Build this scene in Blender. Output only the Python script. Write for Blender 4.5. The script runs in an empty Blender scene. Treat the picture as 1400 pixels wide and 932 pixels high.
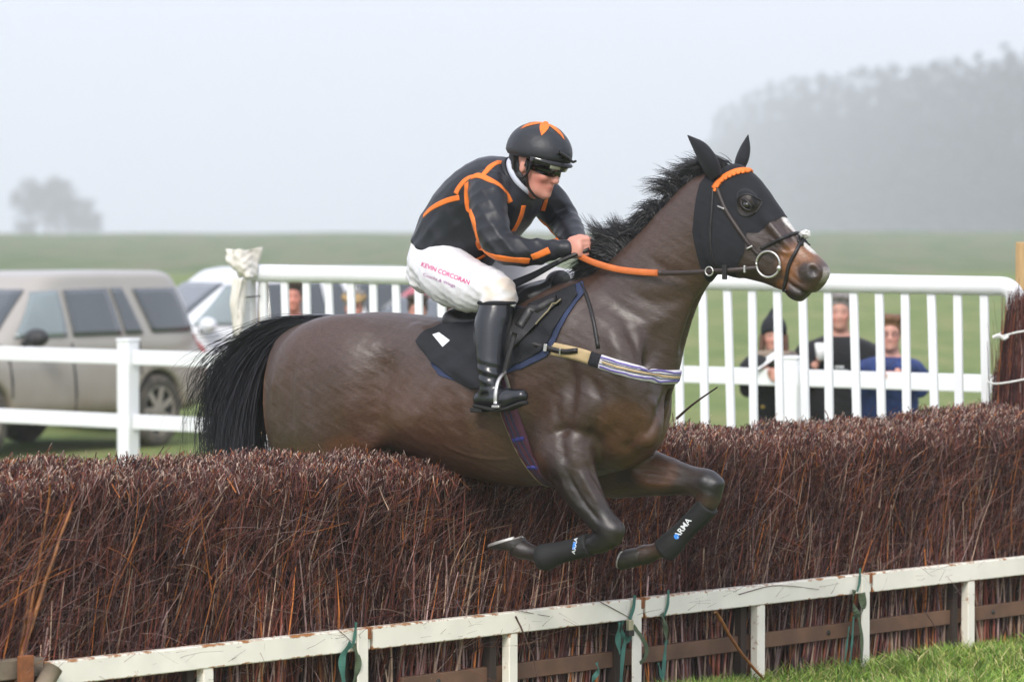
import bpy, bmesh, math, random, sys
import numpy as np
from mathutils import Vector, Matrix
from mathutils.bvhtree import BVHTree
import openvdb as vdb

random.seed(7); RNG = np.random.default_rng(7)
SC = bpy.context.scene
COL = SC.collection
R = math.radians

# ------------------------------------------------------------------ camera
F = 5000.0                       # focal length in photo pixels (photo 1400 x 932)
CAMZ = 2.0
PITCH = math.atan(148.0 / F)
cam = bpy.data.cameras.new('camera'); camo = bpy.data.objects.new('camera', cam); COL.objects.link(camo)
cam.sensor_fit = 'HORIZONTAL'; cam.sensor_width = 36.0; cam.lens = 36.0 * F / 1400.0
camo.location = (0, 0, CAMZ); camo.rotation_euler = (math.pi / 2 - PITCH, 0, 0)
cam.clip_start = 0.5; cam.clip_end = 6000
cam.dof.use_dof = True; cam.dof.focus_distance = 14.9; cam.dof.aperture_fstop = 3.3
SC.camera = camo

# ------------------------------------------------------------------ light
SUN_AZ, SUN_EL = 196.0, 40.0     # where the light comes from, degrees from +Y clockwise, elevation
w = bpy.data.worlds.new('World'); SC.world = w; w.use_nodes = True
nt = w.node_tree; nt.nodes.clear()
sky = nt.nodes.new('ShaderNodeTexSky'); sky.sky_type = 'NISHITA'; sky.sun_disc = False
sky.sun_elevation = R(SUN_EL); sky.sun_rotation = R(SUN_AZ); sky.dust_density = 6.0; sky.air_density = 1.0; sky.ozone_density = 1.0
hs = nt.nodes.new('ShaderNodeHueSaturation'); hs.inputs['Saturation'].default_value = 0.16
ov = nt.nodes.new('ShaderNodeMixRGB'); ov.inputs['Fac'].default_value = 0.72; ov.inputs['Color2'].default_value = (8.4, 8.85, 10.8, 1)   # the even cloud layer
bg = nt.nodes.new('ShaderNodeBackground'); bg.inputs['Strength'].default_value = 0.105
wo = nt.nodes.new('ShaderNodeOutputWorld')
nt.links.new(sky.outputs[0], hs.inputs['Color']); nt.links.new(hs.outputs[0], ov.inputs['Color1'])
nt.links.new(ov.outputs[0], bg.inputs['Color']); nt.links.new(bg.outputs[0], wo.inputs['Surface'])
sl = bpy.data.lights.new('sun', 'SUN'); sl.energy = 1.5; sl.angle = R(14); sl.color = (1.0, 0.94, 0.85)
so = bpy.data.objects.new('sun', sl); COL.objects.link(so)
_sd = Vector((math.sin(R(SUN_AZ)) * math.cos(R(SUN_EL)), math.cos(R(SUN_AZ)) * math.cos(R(SUN_EL)), math.sin(R(SUN_EL))))
so.rotation_euler = _sd.to_track_quat('Z', 'Y').to_euler(); so.location = (-20, -30, 40)
SC.view_settings.view_transform = 'Standard'; SC.view_settings.look = 'None'
SC.view_settings.exposure = 0.55; SC.view_settings.gamma = 1.0; SC.view_settings.use_curve_mapping = False
SC.cycles.use_denoising = True
SC.cycles.max_bounces = 6; SC.cycles.volume_bounces = 4; SC.cycles.transparent_max_bounces = 8

# ------------------------------------------------------------------ photo pixel -> place
_cp, _sp = math.cos(PITCH), math.sin(PITCH)
CAM = np.array([0.0, 0.0, CAMZ])
def ray(px, py):
    x = (px - 700.0) / F; y = -(py - 466.0) / F
    return np.array([x, _cp + y * _sp, -_sp + y * _cp])
def P(px, py, Y):
    d = ray(px, py); return CAM + d * (Y / d[1])
def PZ(px, py, Z):
    d = ray(px, py); return CAM + d * ((Z - CAMZ) / d[2])

TH = R(32.0)
HD = np.array([math.cos(TH), -math.sin(TH), 0.0])     # the way the horse goes
LF = np.array([math.sin(TH), math.cos(TH), 0.0])      # its left
UP = np.array([0.0, 0.0, 1.0])
HO = P(640, 500, 14.95); HO[2] = 0
def HP(px, py, v=0.0):
    """point on the plane v metres left of the horse's middle plane"""
    d = ray(px, py); t = (np.dot(HO + LF * v - CAM, LF)) / np.dot(d, LF)
    return CAM + d * t
def loc(p):
    q = np.asarray(p) - HO
    return np.stack([q @ HD, q @ LF, q[..., 2]], -1)
def crom(pts, n):
    """smooth curve through the points"""
    pts = np.asarray(pts, float); m = len(pts)
    if m < 3:
        t = np.linspace(0, 1, n)[:, None]; return pts[0] * (1 - t) + pts[-1] * t
    seg = np.r_[0, np.cumsum(np.linalg.norm(np.diff(pts[:, :min(3, pts.shape[1])], axis=0), axis=1) ** 0.5 + 1e-9)]
    ts = np.linspace(0, seg[-1], n)
    tang = np.zeros_like(pts)
    for i in range(m):
        a, b = max(i - 1, 0), min(i + 1, m - 1)
        tang[i] = (pts[b] - pts[a]) / (seg[b] - seg[a])
    k = np.clip(np.searchsorted(seg, ts, side='right') - 1, 0, m - 2)
    h = (seg[k + 1] - seg[k])[:, None]; t = ((ts - seg[k])[:, None]) / h
    return ((2*t**3 - 3*t**2 + 1) * pts[k] + (t**3 - 2*t**2 + t) * h * tang[k]
            + (-2*t**3 + 3*t**2) * pts[k + 1] + (t**3 - t**2) * h * tang[k + 1])
def unit(v):
    v = np.asarray(v, float); return v / (np.linalg.norm(v, axis=-1, keepdims=True) + 1e-12)

# ------------------------------------------------------------------ materials
MATS = {}
def M(name, base=(.5, .5, .5), rough=.6, var=.18, scale=18., bump=.0, bscale=None, metallic=0., spec=.5, coat=0., sheen=0.,
      attr=None, base2=None, detail=6., stretch=None, trans=0., sss=0., noise2=None, alpha=1.0, rvar=0.):
    if name in MATS: return MATS[name]
    m = bpy.data.materials.new(name); m.use_nodes = True; t = m.node_tree; n = t.nodes; L = t.links
    b = n['Principled BSDF']
    b.inputs['Roughness'].default_value = rough; b.inputs['Metallic'].default_value = metallic
    b.inputs['Specular IOR Level'].default_value = spec
    b.inputs['Coat Weight'].default_value = coat; b.inputs['Coat Roughness'].default_value = .15
    b.inputs['Sheen Weight'].default_value = sheen
    b.inputs['Transmission Weight'].default_value = trans
    if sss: b.inputs['Subsurface Weight'].default_value = sss; b.inputs['Subsurface Radius'].default_value = (.02, .008, .004); b.inputs['Subsurface Scale'].default_value = .5
    tc = n.new('ShaderNodeTexCoord'); src = tc.outputs['Object']
    if stretch:
        mp = n.new('ShaderNodeMapping'); mp.inputs['Scale'].default_value = stretch; L.new(src, mp.inputs['Vector']); src = mp.outputs[0]
    nz = n.new('ShaderNodeTexNoise'); nz.inputs['Scale'].default_value = scale; nz.inputs['Detail'].default_value = detail; L.new(src, nz.inputs['Vector'])
    rp = n.new('ShaderNodeMapRange'); rp.inputs['From Min'].default_value = .3; rp.inputs['From Max'].default_value = .7
    L.new(nz.outputs['Fac'], rp.inputs['Value'])
    if base2 is not None:
        mx = n.new('ShaderNodeMixRGB'); L.new(rp.outputs[0], mx.inputs['Fac'])
        mx.inputs['Color1'].default_value = (*base, 1); mx.inputs['Color2'].default_value = (*base2, 1); csrc = mx.outputs[0]
    elif attr:
        at = n.new('ShaderNodeAttribute'); at.attribute_name = attr; csrc = at.outputs['Color']
    else:
        rg = n.new('ShaderNodeRGB'); rg.outputs[0].default_value = (*base, 1); csrc = rg.outputs[0]
    if var:
        vr = n.new('ShaderNodeMapRange'); vr.inputs['To Min'].default_value = 1 - var; vr.inputs['To Max'].default_value = 1 + var
        nz2 = n.new('ShaderNodeTexNoise'); nz2.inputs['Scale'].default_value = (noise2 or scale * .37); nz2.inputs['Detail'].default_value = 8; L.new(src, nz2.inputs['Vector'])
        vr.inputs['From Min'].default_value = .3; vr.inputs['From Max'].default_value = .7; L.new(nz2.outputs['Fac'], vr.inputs['Value'])
        vm = n.new('ShaderNodeVectorMath'); vm.operation = 'SCALE'; L.new(csrc, vm.inputs[0]); L.new(vr.outputs[0], vm.inputs['Scale']); csrc = vm.outputs[0]
    L.new(csrc, b.inputs['Base Color'])
    if bump:
        bp = n.new('ShaderNodeBump'); bp.inputs['Strength'].default_value = bump; bp.inputs['Distance'].default_value = .01
        nb = n.new('ShaderNodeTexNoise'); nb.inputs['Scale'].default_value = bscale or scale * 2; nb.inputs['Detail'].default_value = 5; L.new(src, nb.inputs['Vector'])
        L.new(nb.outputs['Fac'], bp.inputs['Height']); L.new(bp.outputs[0], b.inputs['Normal'])
    if alpha < 1: b.inputs['Alpha'].default_value = alpha
    if rvar:
        rr = n.new('ShaderNodeMapRange'); rr.inputs['From Min'].default_value = .3; rr.inputs['From Max'].default_value = .7; rr.inputs['To Min'].default_value = rough-rvar; rr.inputs['To Max'].default_value = rough+rvar
        L.new(nz.outputs['Fac'], rr.inputs['Value']); L.new(rr.outputs[0], b.inputs['Roughness'])
    MATS[name] = m; return m

# ------------------------------------------------------------------ meshes and the object tree
BASE = {}                                              # world position of each object's origin
def tag(o, label=None, cat=None, group=None, kind=None):
    if label: o['label'] = label
    if cat: o['category'] = cat
    if group: o['group'] = group
    if kind: o['kind'] = kind
    return o
def thing(name, at, label, cat, group=None):
    o = bpy.data.objects.new(name, None); COL.objects.link(o); o.location = tuple(at); o.empty_display_size = .2
    BASE[o.name] = np.array(at, float); return tag(o, label, cat, group)
def raw_mesh(name, V, faces, smooth=True, col=None, mat=None):
    V = np.asarray(V, np.float32)
    me = bpy.data.meshes.new(name)
    if isinstance(faces, np.ndarray):
        nf, k = faces.shape
        me.vertices.add(len(V)); me.vertices.foreach_set('co', V.ravel())
        me.loops.add(nf * k); me.loops.foreach_set('vertex_index', faces.astype(np.int32).ravel())
        me.polygons.add(nf); me.polygons.foreach_set('loop_start', np.arange(nf, dtype=np.int32) * k)
        me.update(calc_edges=True)
    else:
        me.from_pydata([tuple(map(float, v)) for v in V], [], [tuple(int(i) for i in f) for f in faces]); me.update()
    me.polygons.foreach_set('use_smooth', np.full(len(me.polygons), bool(smooth)))
    if col is not None:
        at = me.color_attributes.new('Col', 'FLOAT_COLOR', 'POINT')
        c = np.ones((len(V), 4), np.float32); c[:, :3] = col; at.data.foreach_set('color', c.ravel())
    if mat is not None:
        me.materials.append(mat if not isinstance(mat, str) else MATS[mat])
    return me
def obj(name, V, faces, mat, parent=None, smooth=True, col=None, at=None):
    """one mesh object; V in world metres"""
    V = np.asarray(V, float)
    if parent is not None: o0 = BASE[parent.name]
    else: o0 = np.array(at, float) if at is not None else np.zeros(3)
    me = raw_mesh(name, V - o0, faces, smooth, col, mat)
    o = bpy.data.objects.new(name, me); COL.objects.link(o)
    if parent is not None: o.parent = parent
    else: o.location = tuple(o0)
    BASE[o.name] = o0; return o
def join(parts):
    Vs, Fs, k = [], [], 0
    for V, Fc in parts:
        V = np.asarray(V, float); Vs.append(V); Fs += [tuple(int(i) + k for i in f) for f in Fc]; k += len(V)
    return np.concatenate(Vs), Fs
def box(c, ax, half, bev=0.0):
    """box with half sizes along three axes, edges cut at bev"""
    c = np.asarray(c, float); ax = [unit(a) for a in ax]
    if bev <= 0:
        V = [c + sx*half[0]*ax[0] + sy*half[1]*ax[1] + sz*half[2]*ax[2] for sx in (-1, 1) for sy in (-1, 1) for sz in (-1, 1)]
        Fc = [(0,1,3,2),(4,6,7,5),(0,4,5,1),(2,3,7,6),(0,2,6,4),(1,5,7,3)]
        return np.array(V), Fc
    bm = bmesh.new(); bmesh.ops.create_cube(bm, size=2)
    for v in bm.verts: v.co = Vector((v.co.x*half[0], v.co.y*half[1], v.co.z*half[2]))
    bmesh.ops.bevel(bm, geom=bm.edges[:], offset=bev, segments=2, affect='EDGES', profile=.5)
    bm.verts.ensure_lookup_table()
    V = np.array([c + v.co.x*ax[0] + v.co.y*ax[1] + v.co.z*ax[2] for v in bm.verts]); Fc = [tuple(v.index for v in f.verts) for f in bm.faces]; bm.free()
    return V, Fc
XYZ = (np.array([1., 0, 0]), np.array([0, 1., 0]), np.array([0, 0, 1.]))
def frames(pts, ref):
    pts = np.asarray(pts, float); T = np.gradient(pts, axis=0); T = unit(T)
    ref = np.asarray(ref, float)
    if ref.ndim == 1: ref = np.repeat(ref[None], len(pts), 0)
    B = unit(ref - (ref * T).sum(-1, keepdims=True) * T); A = np.cross(B, T)
    return T, A, B
def tube(pts, r, n=8, ref=(0.0123, .0345, 1.), r2=None, cap=True, p=2.0):
    """swept tube; r radius (across A), r2 radius across ref direction"""
    pts = np.asarray(pts, float); m = len(pts)
    r = np.broadcast_to(np.asarray(r, float), (m,)); r2 = r if r2 is None else np.broadcast_to(np.asarray(r2, float), (m,))
    T, A, B = frames(pts, ref)
    a = np.linspace(0, 2*np.pi, n, endpoint=False)
    ca, sa = np.cos(a), np.sin(a); ca = np.sign(ca)*np.abs(ca)**(2/p); sa = np.sign(sa)*np.abs(sa)**(2/p)
    V = pts[:, None] + A[:, None]*(ca[None, :, None]*r[:, None, None]) + B[:, None]*(sa[None, :, None]*r2[:, None, None])
    V = V.reshape(-1, 3); Fc = []
    for i in range(m-1):
        for j in range(n):
            k = (j+1) % n; Fc.append((i*n+j, (i+1)*n+j, (i+1)*n+k, i*n+k)[::-1])
    if cap:
        Fc.append(tuple(range(n-1, -1, -1))[::-1]); Fc.append(tuple((m-1)*n+j for j in range(n))[::-1])
    return V, Fc
def ellipsoid_mesh(c, rad, ax=XYZ, nu=16, nv=10):
    V, Fc = [], []
    c = np.asarray(c, float)
    for i in range(nv+1):
        th = math.pi*i/nv
        for j in range(nu):
            ph = 2*math.pi*j/nu
            V.append(c + ax[0]*rad[0]*math.sin(th)*math.cos(ph) + ax[1]*rad[1]*math.sin(th)*math.sin(ph) + ax[2]*rad[2]*math.cos(th))
    for i in range(nv):
        for j in range(nu):
            k = (j+1) % nu; Fc.append((i*nu+j, (i+1)*nu+j, (i+1)*nu+k, i*nu+k))
    return np.array(V), Fc
def lathe(c, axis, prof, n=24, ref=(0.1, .3, 1.)):
    """prof: list of (distance along axis, radius)"""
    axis = unit(axis); b = unit(np.asarray(ref) - np.dot(ref, axis)*axis); a = np.cross(b, axis); c = np.asarray(c, float)
    V, Fc = [], []
    for d, r in prof:
        for j in range(n):
            t = 2*math.pi*j/n; V.append(c + axis*d + (a*math.cos(t) + b*math.sin(t))*r)
    for i in range(len(prof)-1):
        for j in range(n):
            k = (j+1) % n; Fc.append((i*n+j, i*n+k, (i+1)*n+k, (i+1)*n+j))
    return np.array(V), Fc

# ------------------------------------------------------------------ solid modelling on a grid (bodies grown as one surface)
class Field:
    def __init__(s, lo, hi, h):
        s.lo = np.asarray(lo, float); s.h = h; s.n = np.ceil((np.asarray(hi) - s.lo)/h).astype(int)+1
        s.BG = .25; s.a = np.full(tuple(s.n), s.BG, np.float32)
    def win(s, lo, hi):
        i0 = np.clip(np.floor((np.asarray(lo)-s.lo)/s.h).astype(int), 0, s.n-1); i1 = np.clip(np.ceil((np.asarray(hi)-s.lo)/s.h).astype(int)+1, 1, s.n)
        return i0, i1
    def grid(s, i0, i1):
        g = [s.lo[k] + s.h*np.arange(i0[k], i1[k], dtype=np.float32) for k in range(3)]
        return np.stack(np.meshgrid(*g, indexing='ij'), -1)
    def op(s, i0, i1, d, k, how='u'):
        sl = tuple(slice(i0[q], i1[q]) for q in range(3)); a = s.a[sl]
        if how == 'u':
            h = np.clip(.5+.5*(d-a)/k, 0, 1); s.a[sl] = d*(1-h)+a*h - k*h*(1-h)
        else:                                            # cut away
            d = -d; h = np.clip(.5-.5*(d-a)/k, 0, 1); s.a[sl] = d*(1-h)+a*h + k*h*(1-h)
    def ell(s, c, rad, ax=XYZ, k=.03, how='u'):
        c = np.asarray(c, float); rm = max(rad)+k*1.2+.02
        i0, i1 = s.win(c-rm, c+rm); g = s.grid(i0, i1)-c.astype(np.float32)
        Mx = np.stack([unit(a) for a in ax], 0).astype(np.float32); q = g @ Mx.T; r = np.asarray(rad, np.float32)
        k0 = np.linalg.norm(q/r, axis=-1); k1 = np.linalg.norm(q/(r*r), axis=-1)+1e-9
        s.op(i0, i1, np.minimum(k0*(k0-1)/k1, .25).astype(np.float32), k, how)
    def cap(s, a, b, ra, rb, k=.02, how='u'):
        a = np.asarray(a, float); b = np.asarray(b, float); rm = max(ra, rb)+k*1.2+.02
        i0, i1 = s.win(np.minimum(a, b)-rm, np.maximum(a, b)+rm); g = s.grid(i0, i1)
        ab = b-a; t = np.clip(((g-a) @ ab)/max(np.dot(ab, ab), 1e-9), 0, 1)
        d = np.linalg.norm(g-(a+t[..., None]*ab), axis=-1)-(ra+(rb-ra)*t)
        s.op(i0, i1, d.astype(np.float32), k, how)
    def poly(s, V, Fc, k=.03, how='u'):
        V = np.asarray(V, float); hw = k/s.h+4
        tri = []
        for f in Fc:
            for i in range(1, len(f)-1): tri.append((f[0], f[i], f[i+1]))
        i0, i1 = s.win(V.min(0)-k-4*s.h, V.max(0)+k+4*s.h)
        g = vdb.FloatGrid.createLevelSetFromPolygons(((V-s.lo)).astype(np.float32), triangles=np.array(tri, np.uint32),
              transform=vdb.createLinearTransform(voxelSize=s.h), halfWidth=float(hw))
        arr = np.zeros(tuple(i1-i0), np.float32); g.copyToArray(arr, ijk=tuple(int(x) for x in i0))
        arr[arr >= hw*s.h*.98] = s.BG
        s.op(i0, i1, arr, k, how)
    def mesh(s, iso=0.0, smooth=1, arr=None):
        a = s.a if arr is None else arr
        for _ in range(smooth):
            for ax in range(3):
                b = a.copy(); sl = [slice(None)]*3; s0 = list(sl); s1 = list(sl); s2 = list(sl)
                s1[ax] = slice(1, -1); s0[ax] = slice(0, -2); s2[ax] = slice(2, None)
                b[tuple(s1)] = .5*a[tuple(s1)]+.25*(a[tuple(s0)]+a[tuple(s2)]); a = b
        a = np.clip(a-iso, -4*s.h, 4*s.h)
        g = vdb.FloatGrid(background=4*s.h); g.copyFromArray(np.ascontiguousarray(a.astype(np.float32)), tolerance=1e-7)
        pts, quads = g.convertToQuads(isovalue=0.0)
        pts = np.asarray(pts, float)*s.h+s.lo; quads = np.asarray(quads, np.int64)
        v0, v1, v2, v3 = (pts[quads[:, i]]-pts.mean(0) for i in range(4))
        vol = (np.cross(v1, v2)*v0).sum()+(np.cross(v2, v3)*v0).sum()
        if vol < 0: quads = quads[:, ::-1].copy()
        return pts, quads
def loft(st, n=30, sub=6):
    """st: rows (centre, up vector, side vector, r_up, r_down, r_side, egg, power) -> closed surface through smooth sections"""
    rows = np.array([np.r_[s[0], s[1], s[2], s[3:8]] for s in st], float)
    X = crom(rows, (len(st)-1)*sub+1); V, Fc = [], []
    a = np.linspace(0, 2*np.pi, n, endpoint=False); ca, sa = np.cos(a), np.sin(a)
    for r in X:
        c, A, B = r[:3], unit(r[3:6]), unit(r[6:9]); ru, rd, rs, eg, pw = r[9:14]
        sx = np.sign(ca)*np.abs(ca)**(2/pw); sy = np.sign(sa)*np.abs(sa)**(2/pw)
        up = np.where(sy > 0, ru, rd)*sy; sd = rs*sx*(1-eg*sy)
        V.append(c+up[:, None]*A+sd[:, None]*B)
    m = len(V); V = np.concatenate(V+[X[:1, :3], X[-1:, :3]])
    for i in range(m-1):
        for j in range(n):
            k = (j+1) % n; Fc.append((i*n+j, (i+1)*n+j, (i+1)*n+k, i*n+k))
    for j in range(n):
        k = (j+1) % n; Fc.append((m*n, j, k)); Fc.append((m*n+1, (m-1)*n+k, (m-1)*n+j))
    return V, Fc
def limb(pts, radii, ref, n=20, sub=6, pw=2.0):
    """pts 3-D joints, radii (in plane, along ref)"""
    pts = np.asarray(pts, float); T, A, B = frames(pts, ref)
    return loft([(pts[i], A[i], B[i], radii[i][0], radii[i][0], radii[i][1], 0, pw) for i in range(len(pts))], n, sub)
def bvh_of(V, Fc): return BVHTree.FromPolygons([tuple(v) for v in V], [tuple(int(i) for i in f) for f in Fc])
def cast_px(bvh, px, py):
    h = bvh.ray_cast(Vector(CAM), Vector(ray(px, py)).normalized()); return (None, None) if h[0] is None else (np.array(h[0]), np.array(h[1]))
def strip_on(bvh, pts, w, th=.003, lift=.0015, n=None, closed=False, nacross=3):
    """a strap lying on a surface along pts (3-D, near the surface)"""
    pts = np.asarray(pts, float); m = len(pts); w = np.broadcast_to(np.asarray(w, float), (m,))
    Pn, Nn = [], []
    for p in pts:
        q, nn, _, _ = bvh.find_nearest(Vector(p)); Pn.append(np.array(q)); Nn.append(np.array(nn))
    Pn, Nn = np.array(Pn), unit(np.array(Nn))
    if closed: T = unit(np.roll(Pn, -1, 0)-np.roll(Pn, 1, 0))
    else: T = unit(np.gradient(Pn, axis=0))
    S = unit(np.cross(Nn, T)); V, Fc = [], []
    na = nacross
    for i in range(m):
        row_l, row_h = [], []
        for a in np.linspace(-.5, .5, na):
            q, nn, _, _ = bvh.find_nearest(Vector(Pn[i]+S[i]*w[i]*a)); q = np.array(q); nn = unit(.5*np.array(nn)+.5*Nn[i])
            edge = .55 if abs(a) > .45 else 1.0
            row_l.append(q-nn*.004); row_h.append(q+nn*(lift+th*edge))
        V += row_l+row_h[::-1]
    k = 2*na
    for i in range(m if closed else m-1):
        j = (i+1) % m
        for q in range(k):
            Fc.append((i*k+q, i*k+(q+1) % k, j*k+(q+1) % k, j*k+q))
    if not closed: Fc.append(tuple(range(k))[::-1]); Fc.append(tuple((m-1)*k+q for q in range(k)))
    return np.array(V), Fc
def px_path(bvh, pix, n=24, vfall=0.0):
    c = crom(np.asarray(pix, float), n); out = []
    for x, y in c:
        p, _ = cast_px(bvh, x, y)
        if p is None:
            q = HP(x, y, vfall); p = np.array(bvh.find_nearest(Vector(q))[0])
        out.append(p)
    return np.array(out)
def ring_on(bvh, c, ax_a, ax_b, n=48, rmax=1.2, a0=0, a1=2*math.pi):
    out = []
    full = abs(a1-a0-2*math.pi) < 1e-6
    for t in np.linspace(a0, a1, n, endpoint=not full):
        d = ax_a*math.cos(t)+ax_b*math.sin(t); s0 = np.asarray(c)+d*rmax
        h = bvh.ray_cast(Vector(s0), Vector(-d))
        if h[0] is not None and np.dot(np.array(h[0])-np.asarray(c), d) > 0: out.append(np.array(h[0]))
    return np.array(out)
# ================================================================== THE SETTING
def lerp(a, b, t): return a+(b-a)*t
def smooth01(x): x = np.clip(x, 0, 1); return x*x*(3-2*x)
def ground_z(x, y):
    x = np.asarray(x, float); y = np.asarray(y, float)
    u = np.clip((y-45)/355., 0, 1); crest = 2.02+.0021*np.clip(x, -60, 60)
    z = crest*u**1.3
    drop = smooth01((y-402)/140.); z = z*(1-drop)+(-1.5)*drop
    return z+np.where(y > 60, .05*np.sin(x*.31+y*.05)*u, 0)
xs = np.r_[-1200, -300, -150, np.linspace(-90, 90, 61), 150, 300, 1200]
ys = np.r_[-40, -10, 2, np.linspace(8, 60, 27), np.linspace(64, 560, 130), 600, 900, 1400, 2600]
gx, gy = np.meshgrid(xs, ys, indexing='ij'); gz = ground_z(gx, gy)
V = np.stack([gx, gy, gz], -1).reshape(-1, 3); nx, ny = len(xs), len(ys)
ii, jj = np.meshgrid(np.arange(nx-1), np.arange(ny-1), indexing='ij'); q = (ii*ny+jj).ravel()
FQ = np.stack([q, q+ny, q+ny+1, q+1], -1)

def ground_mat():
    m = bpy.data.materials.new('turf'); m.use_nodes = True; t = m.node_tree; n = t.nodes; L = t.links; b = n['Principled BSDF']
    b.inputs['Roughness'].default_value = .85; b.inputs['Specular IOR Level'].default_value = .15
    tc = n.new('ShaderNodeTexCoord')
    def noise(s, d=6): x = n.new('ShaderNodeTexNoise'); x.inputs['Scale'].default_value = s; x.inputs['Detail'].default_value = d; L.new(tc.outputs['Object'], x.inputs['Vector']); return x.outputs['Fac']
    def ramp(src, stops):
        r = n.new('ShaderNodeValToRGB'); L.new(src, r.inputs[0]); e = r.color_ramp.elements
        e[0].position, e[0].color = stops[0][0], (*stops[0][1], 1); e[1].position, e[1].color = stops[-1][0], (*stops[-1][1], 1)
        for p_, c_ in stops[1:-1]: k = e.new(p_); k.color = (*c_, 1)
        return r.outputs[0]
    mpn = n.new('ShaderNodeMapping'); mpn.inputs['Scale'].default_value = (.8, .22, 1); L.new(tc.outputs['Object'], mpn.inputs['Vector'])
    nn_ = n.new('ShaderNodeTexNoise'); nn_.inputs['Scale'].default_value = 1.0; nn_.inputs['Detail'].default_value = 12; nn_.inputs['Roughness'].default_value = .65; L.new(mpn.outputs[0], nn_.inputs['Vector'])
    near = ramp(nn_.outputs['Fac'], [(.3, (.100, .155, .036)), (.45, (.165, .220, .066)), (.56, (.205, .240, .080)), (.70, (.290, .270, .125))])
    mpf = n.new('ShaderNodeMapping'); mpf.inputs['Scale'].default_value = (.55, .045, 1); L.new(tc.outputs['Object'], mpf.inputs['Vector'])
    nf = n.new('ShaderNodeTexNoise'); nf.inputs['Scale'].default_value = 1.0; nf.inputs['Detail'].default_value = 10; nf.inputs['Roughness'].default_value = .62; L.new(mpf.outputs[0], nf.inputs['Vector'])
    far = ramp(nf.outputs['Fac'], [(.28, (.085, .135, .050)), (.44, (.130, .172, .080)), (.54, (.175, .195, .105)), (.64, (.205, .180, .120)), (.75, (.120, .165, .076))])
    sp = n.new('ShaderNodeSeparateXYZ'); L.new(tc.outputs['Object'], sp.inputs[0])
    ad = n.new('ShaderNodeMath'); ad.operation = 'MULTIPLY_ADD'; L.new(noise(.05, 4), ad.inputs[0]); ad.inputs[1].default_value = 16.; L.new(sp.outputs['Y'], ad.inputs[2])
    st = n.new('ShaderNodeMapRange'); L.new(ad.outputs[0], st.inputs['Value']); st.inputs['From Min'].default_value = 150; st.inputs['From Max'].default_value = 156
    mx = n.new('ShaderNodeMixRGB'); L.new(st.outputs[0], mx.inputs['Fac']); L.new(near, mx.inputs['Color1']); L.new(far, mx.inputs['Color2'])
    fine = n.new('ShaderNodeMapRange'); L.new(noise(38, 8), fine.inputs['Value']); fine.inputs['From Min'].default_value = .3; fine.inputs['From Max'].default_value = .7; fine.inputs['To Min'].default_value = .55; fine.inputs['To Max'].default_value = 1.45
    vm = n.new('ShaderNodeVectorMath'); vm.operation = 'SCALE'; L.new(mx.outputs[0], vm.inputs[0]); L.new(fine.outputs[0], vm.inputs['Scale'])
    L.new(vm.outputs[0], b.inputs['Base Color'])
    bp = n.new('ShaderNodeBump'); bp.inputs['Strength'].default_value = .8; bp.inputs['Distance'].default_value = .05; L.new(noise(22, 8), bp.inputs['Height']); L.new(bp.outputs[0], b.inputs['Normal'])
    MATS['turf'] = m; return m
tag(obj('ground', V, FQ, ground_mat()), kind='structure')

# ------------------------------------------------------------------ the birch fence
PHI = R(46.3)
FE = np.array([math.cos(PHI), math.sin(PHI), 0]); FN = np.array([math.sin(PHI), -math.cos(PHI), 0])   # along the fence, towards its landing side
FO = P(30, 910, 13.09); FO[2] = 0
def fp(s, t, z):
    """s along the fence, t behind its guard rail, z up"""
    s = np.asarray(s, float); t = np.asarray(t, float); z = np.asarray(z, float)
    return FO+s[..., None]*FE-t[..., None]*FN+z[..., None]*UP
def fs(px, t=0.0):
    k = (px-700)/F; o = FO-t*FN; return (k*o[1]-o[0])/(FE[0]-k*FE[1])
def fpx(px, py, t=0.0):
    """pixel -> point on the upright plane t behind the guard rail"""
    d = ray(px, py); o = FO-t*FN; return CAM+d*(np.dot(o-CAM, FN)/np.dot(d, FN))
S0, S1 = fs(-130), fs(1480)
def top_z(t, s):
    b = .028*np.sin(s*2.1+.6)+.018*np.sin(s*5.3)+.012*np.sin(s*11.7+2)
    u = np.clip((t-.07)/.42, 0, 1)
    return 1.035+.10*np.sqrt(u)+b*.6

def twig_mesh(base, dirv, length, r0, curve, nseg, cols, tipcol=None, ztop=None, taper=.35, ts=None):
    """many tapering three-sided twigs at once"""
    N = len(base); ts = np.linspace(0, 1, nseg+1) if ts is None else np.asarray(ts)
    dirv = unit(dirv); side = unit(np.cross(dirv, RNG.normal(size=(N, 3)))); s2 = np.cross(dirv, side)
    pts = base[:, None]+dirv[:, None]*(length[:, None, None]*ts[None, :, None])
    wob = curve[:, None]*(ts**2)[None]
    pts = pts+side[:, None]*wob[..., None]*length[:, None, None]+s2[:, None]*(np.sin(ts[None]*5+RNG.uniform(0, 6, N)[:, None])*.02*length[:, None])[..., None]
    rad = r0[:, None]*(1-(1-taper)*ts[None])
    a = np.array([0, 2.094, 4.189])
    V = pts[:, :, None]+side[:, None, None]*(np.cos(a)[None, None, :, None]*rad[..., None, None])+s2[:, None, None]*(np.sin(a)[None, None, :, None]*rad[..., None, None])
    nr = nseg+1; idx = (np.arange(N)*nr*3)[:, None, None]
    i = np.arange(nseg)[None, :, None]; j = np.arange(3)[None, None, :]; k = (j+1) % 3
    q = np.stack([idx+i*3+j+0*k, idx+i*3+k, idx+(i+1)*3+k, idx+(i+1)*3+j+0*k], -1).reshape(-1, 4)
    C = np.repeat(cols[:, None, :], nr*3, 1).reshape(N, nr, 3, 3).copy()
    if tipcol is not None: C[:, -2:] = tipcol[:, None, None]
    return V.reshape(-1, 3), q, C.reshape(-1, 3)
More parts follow.
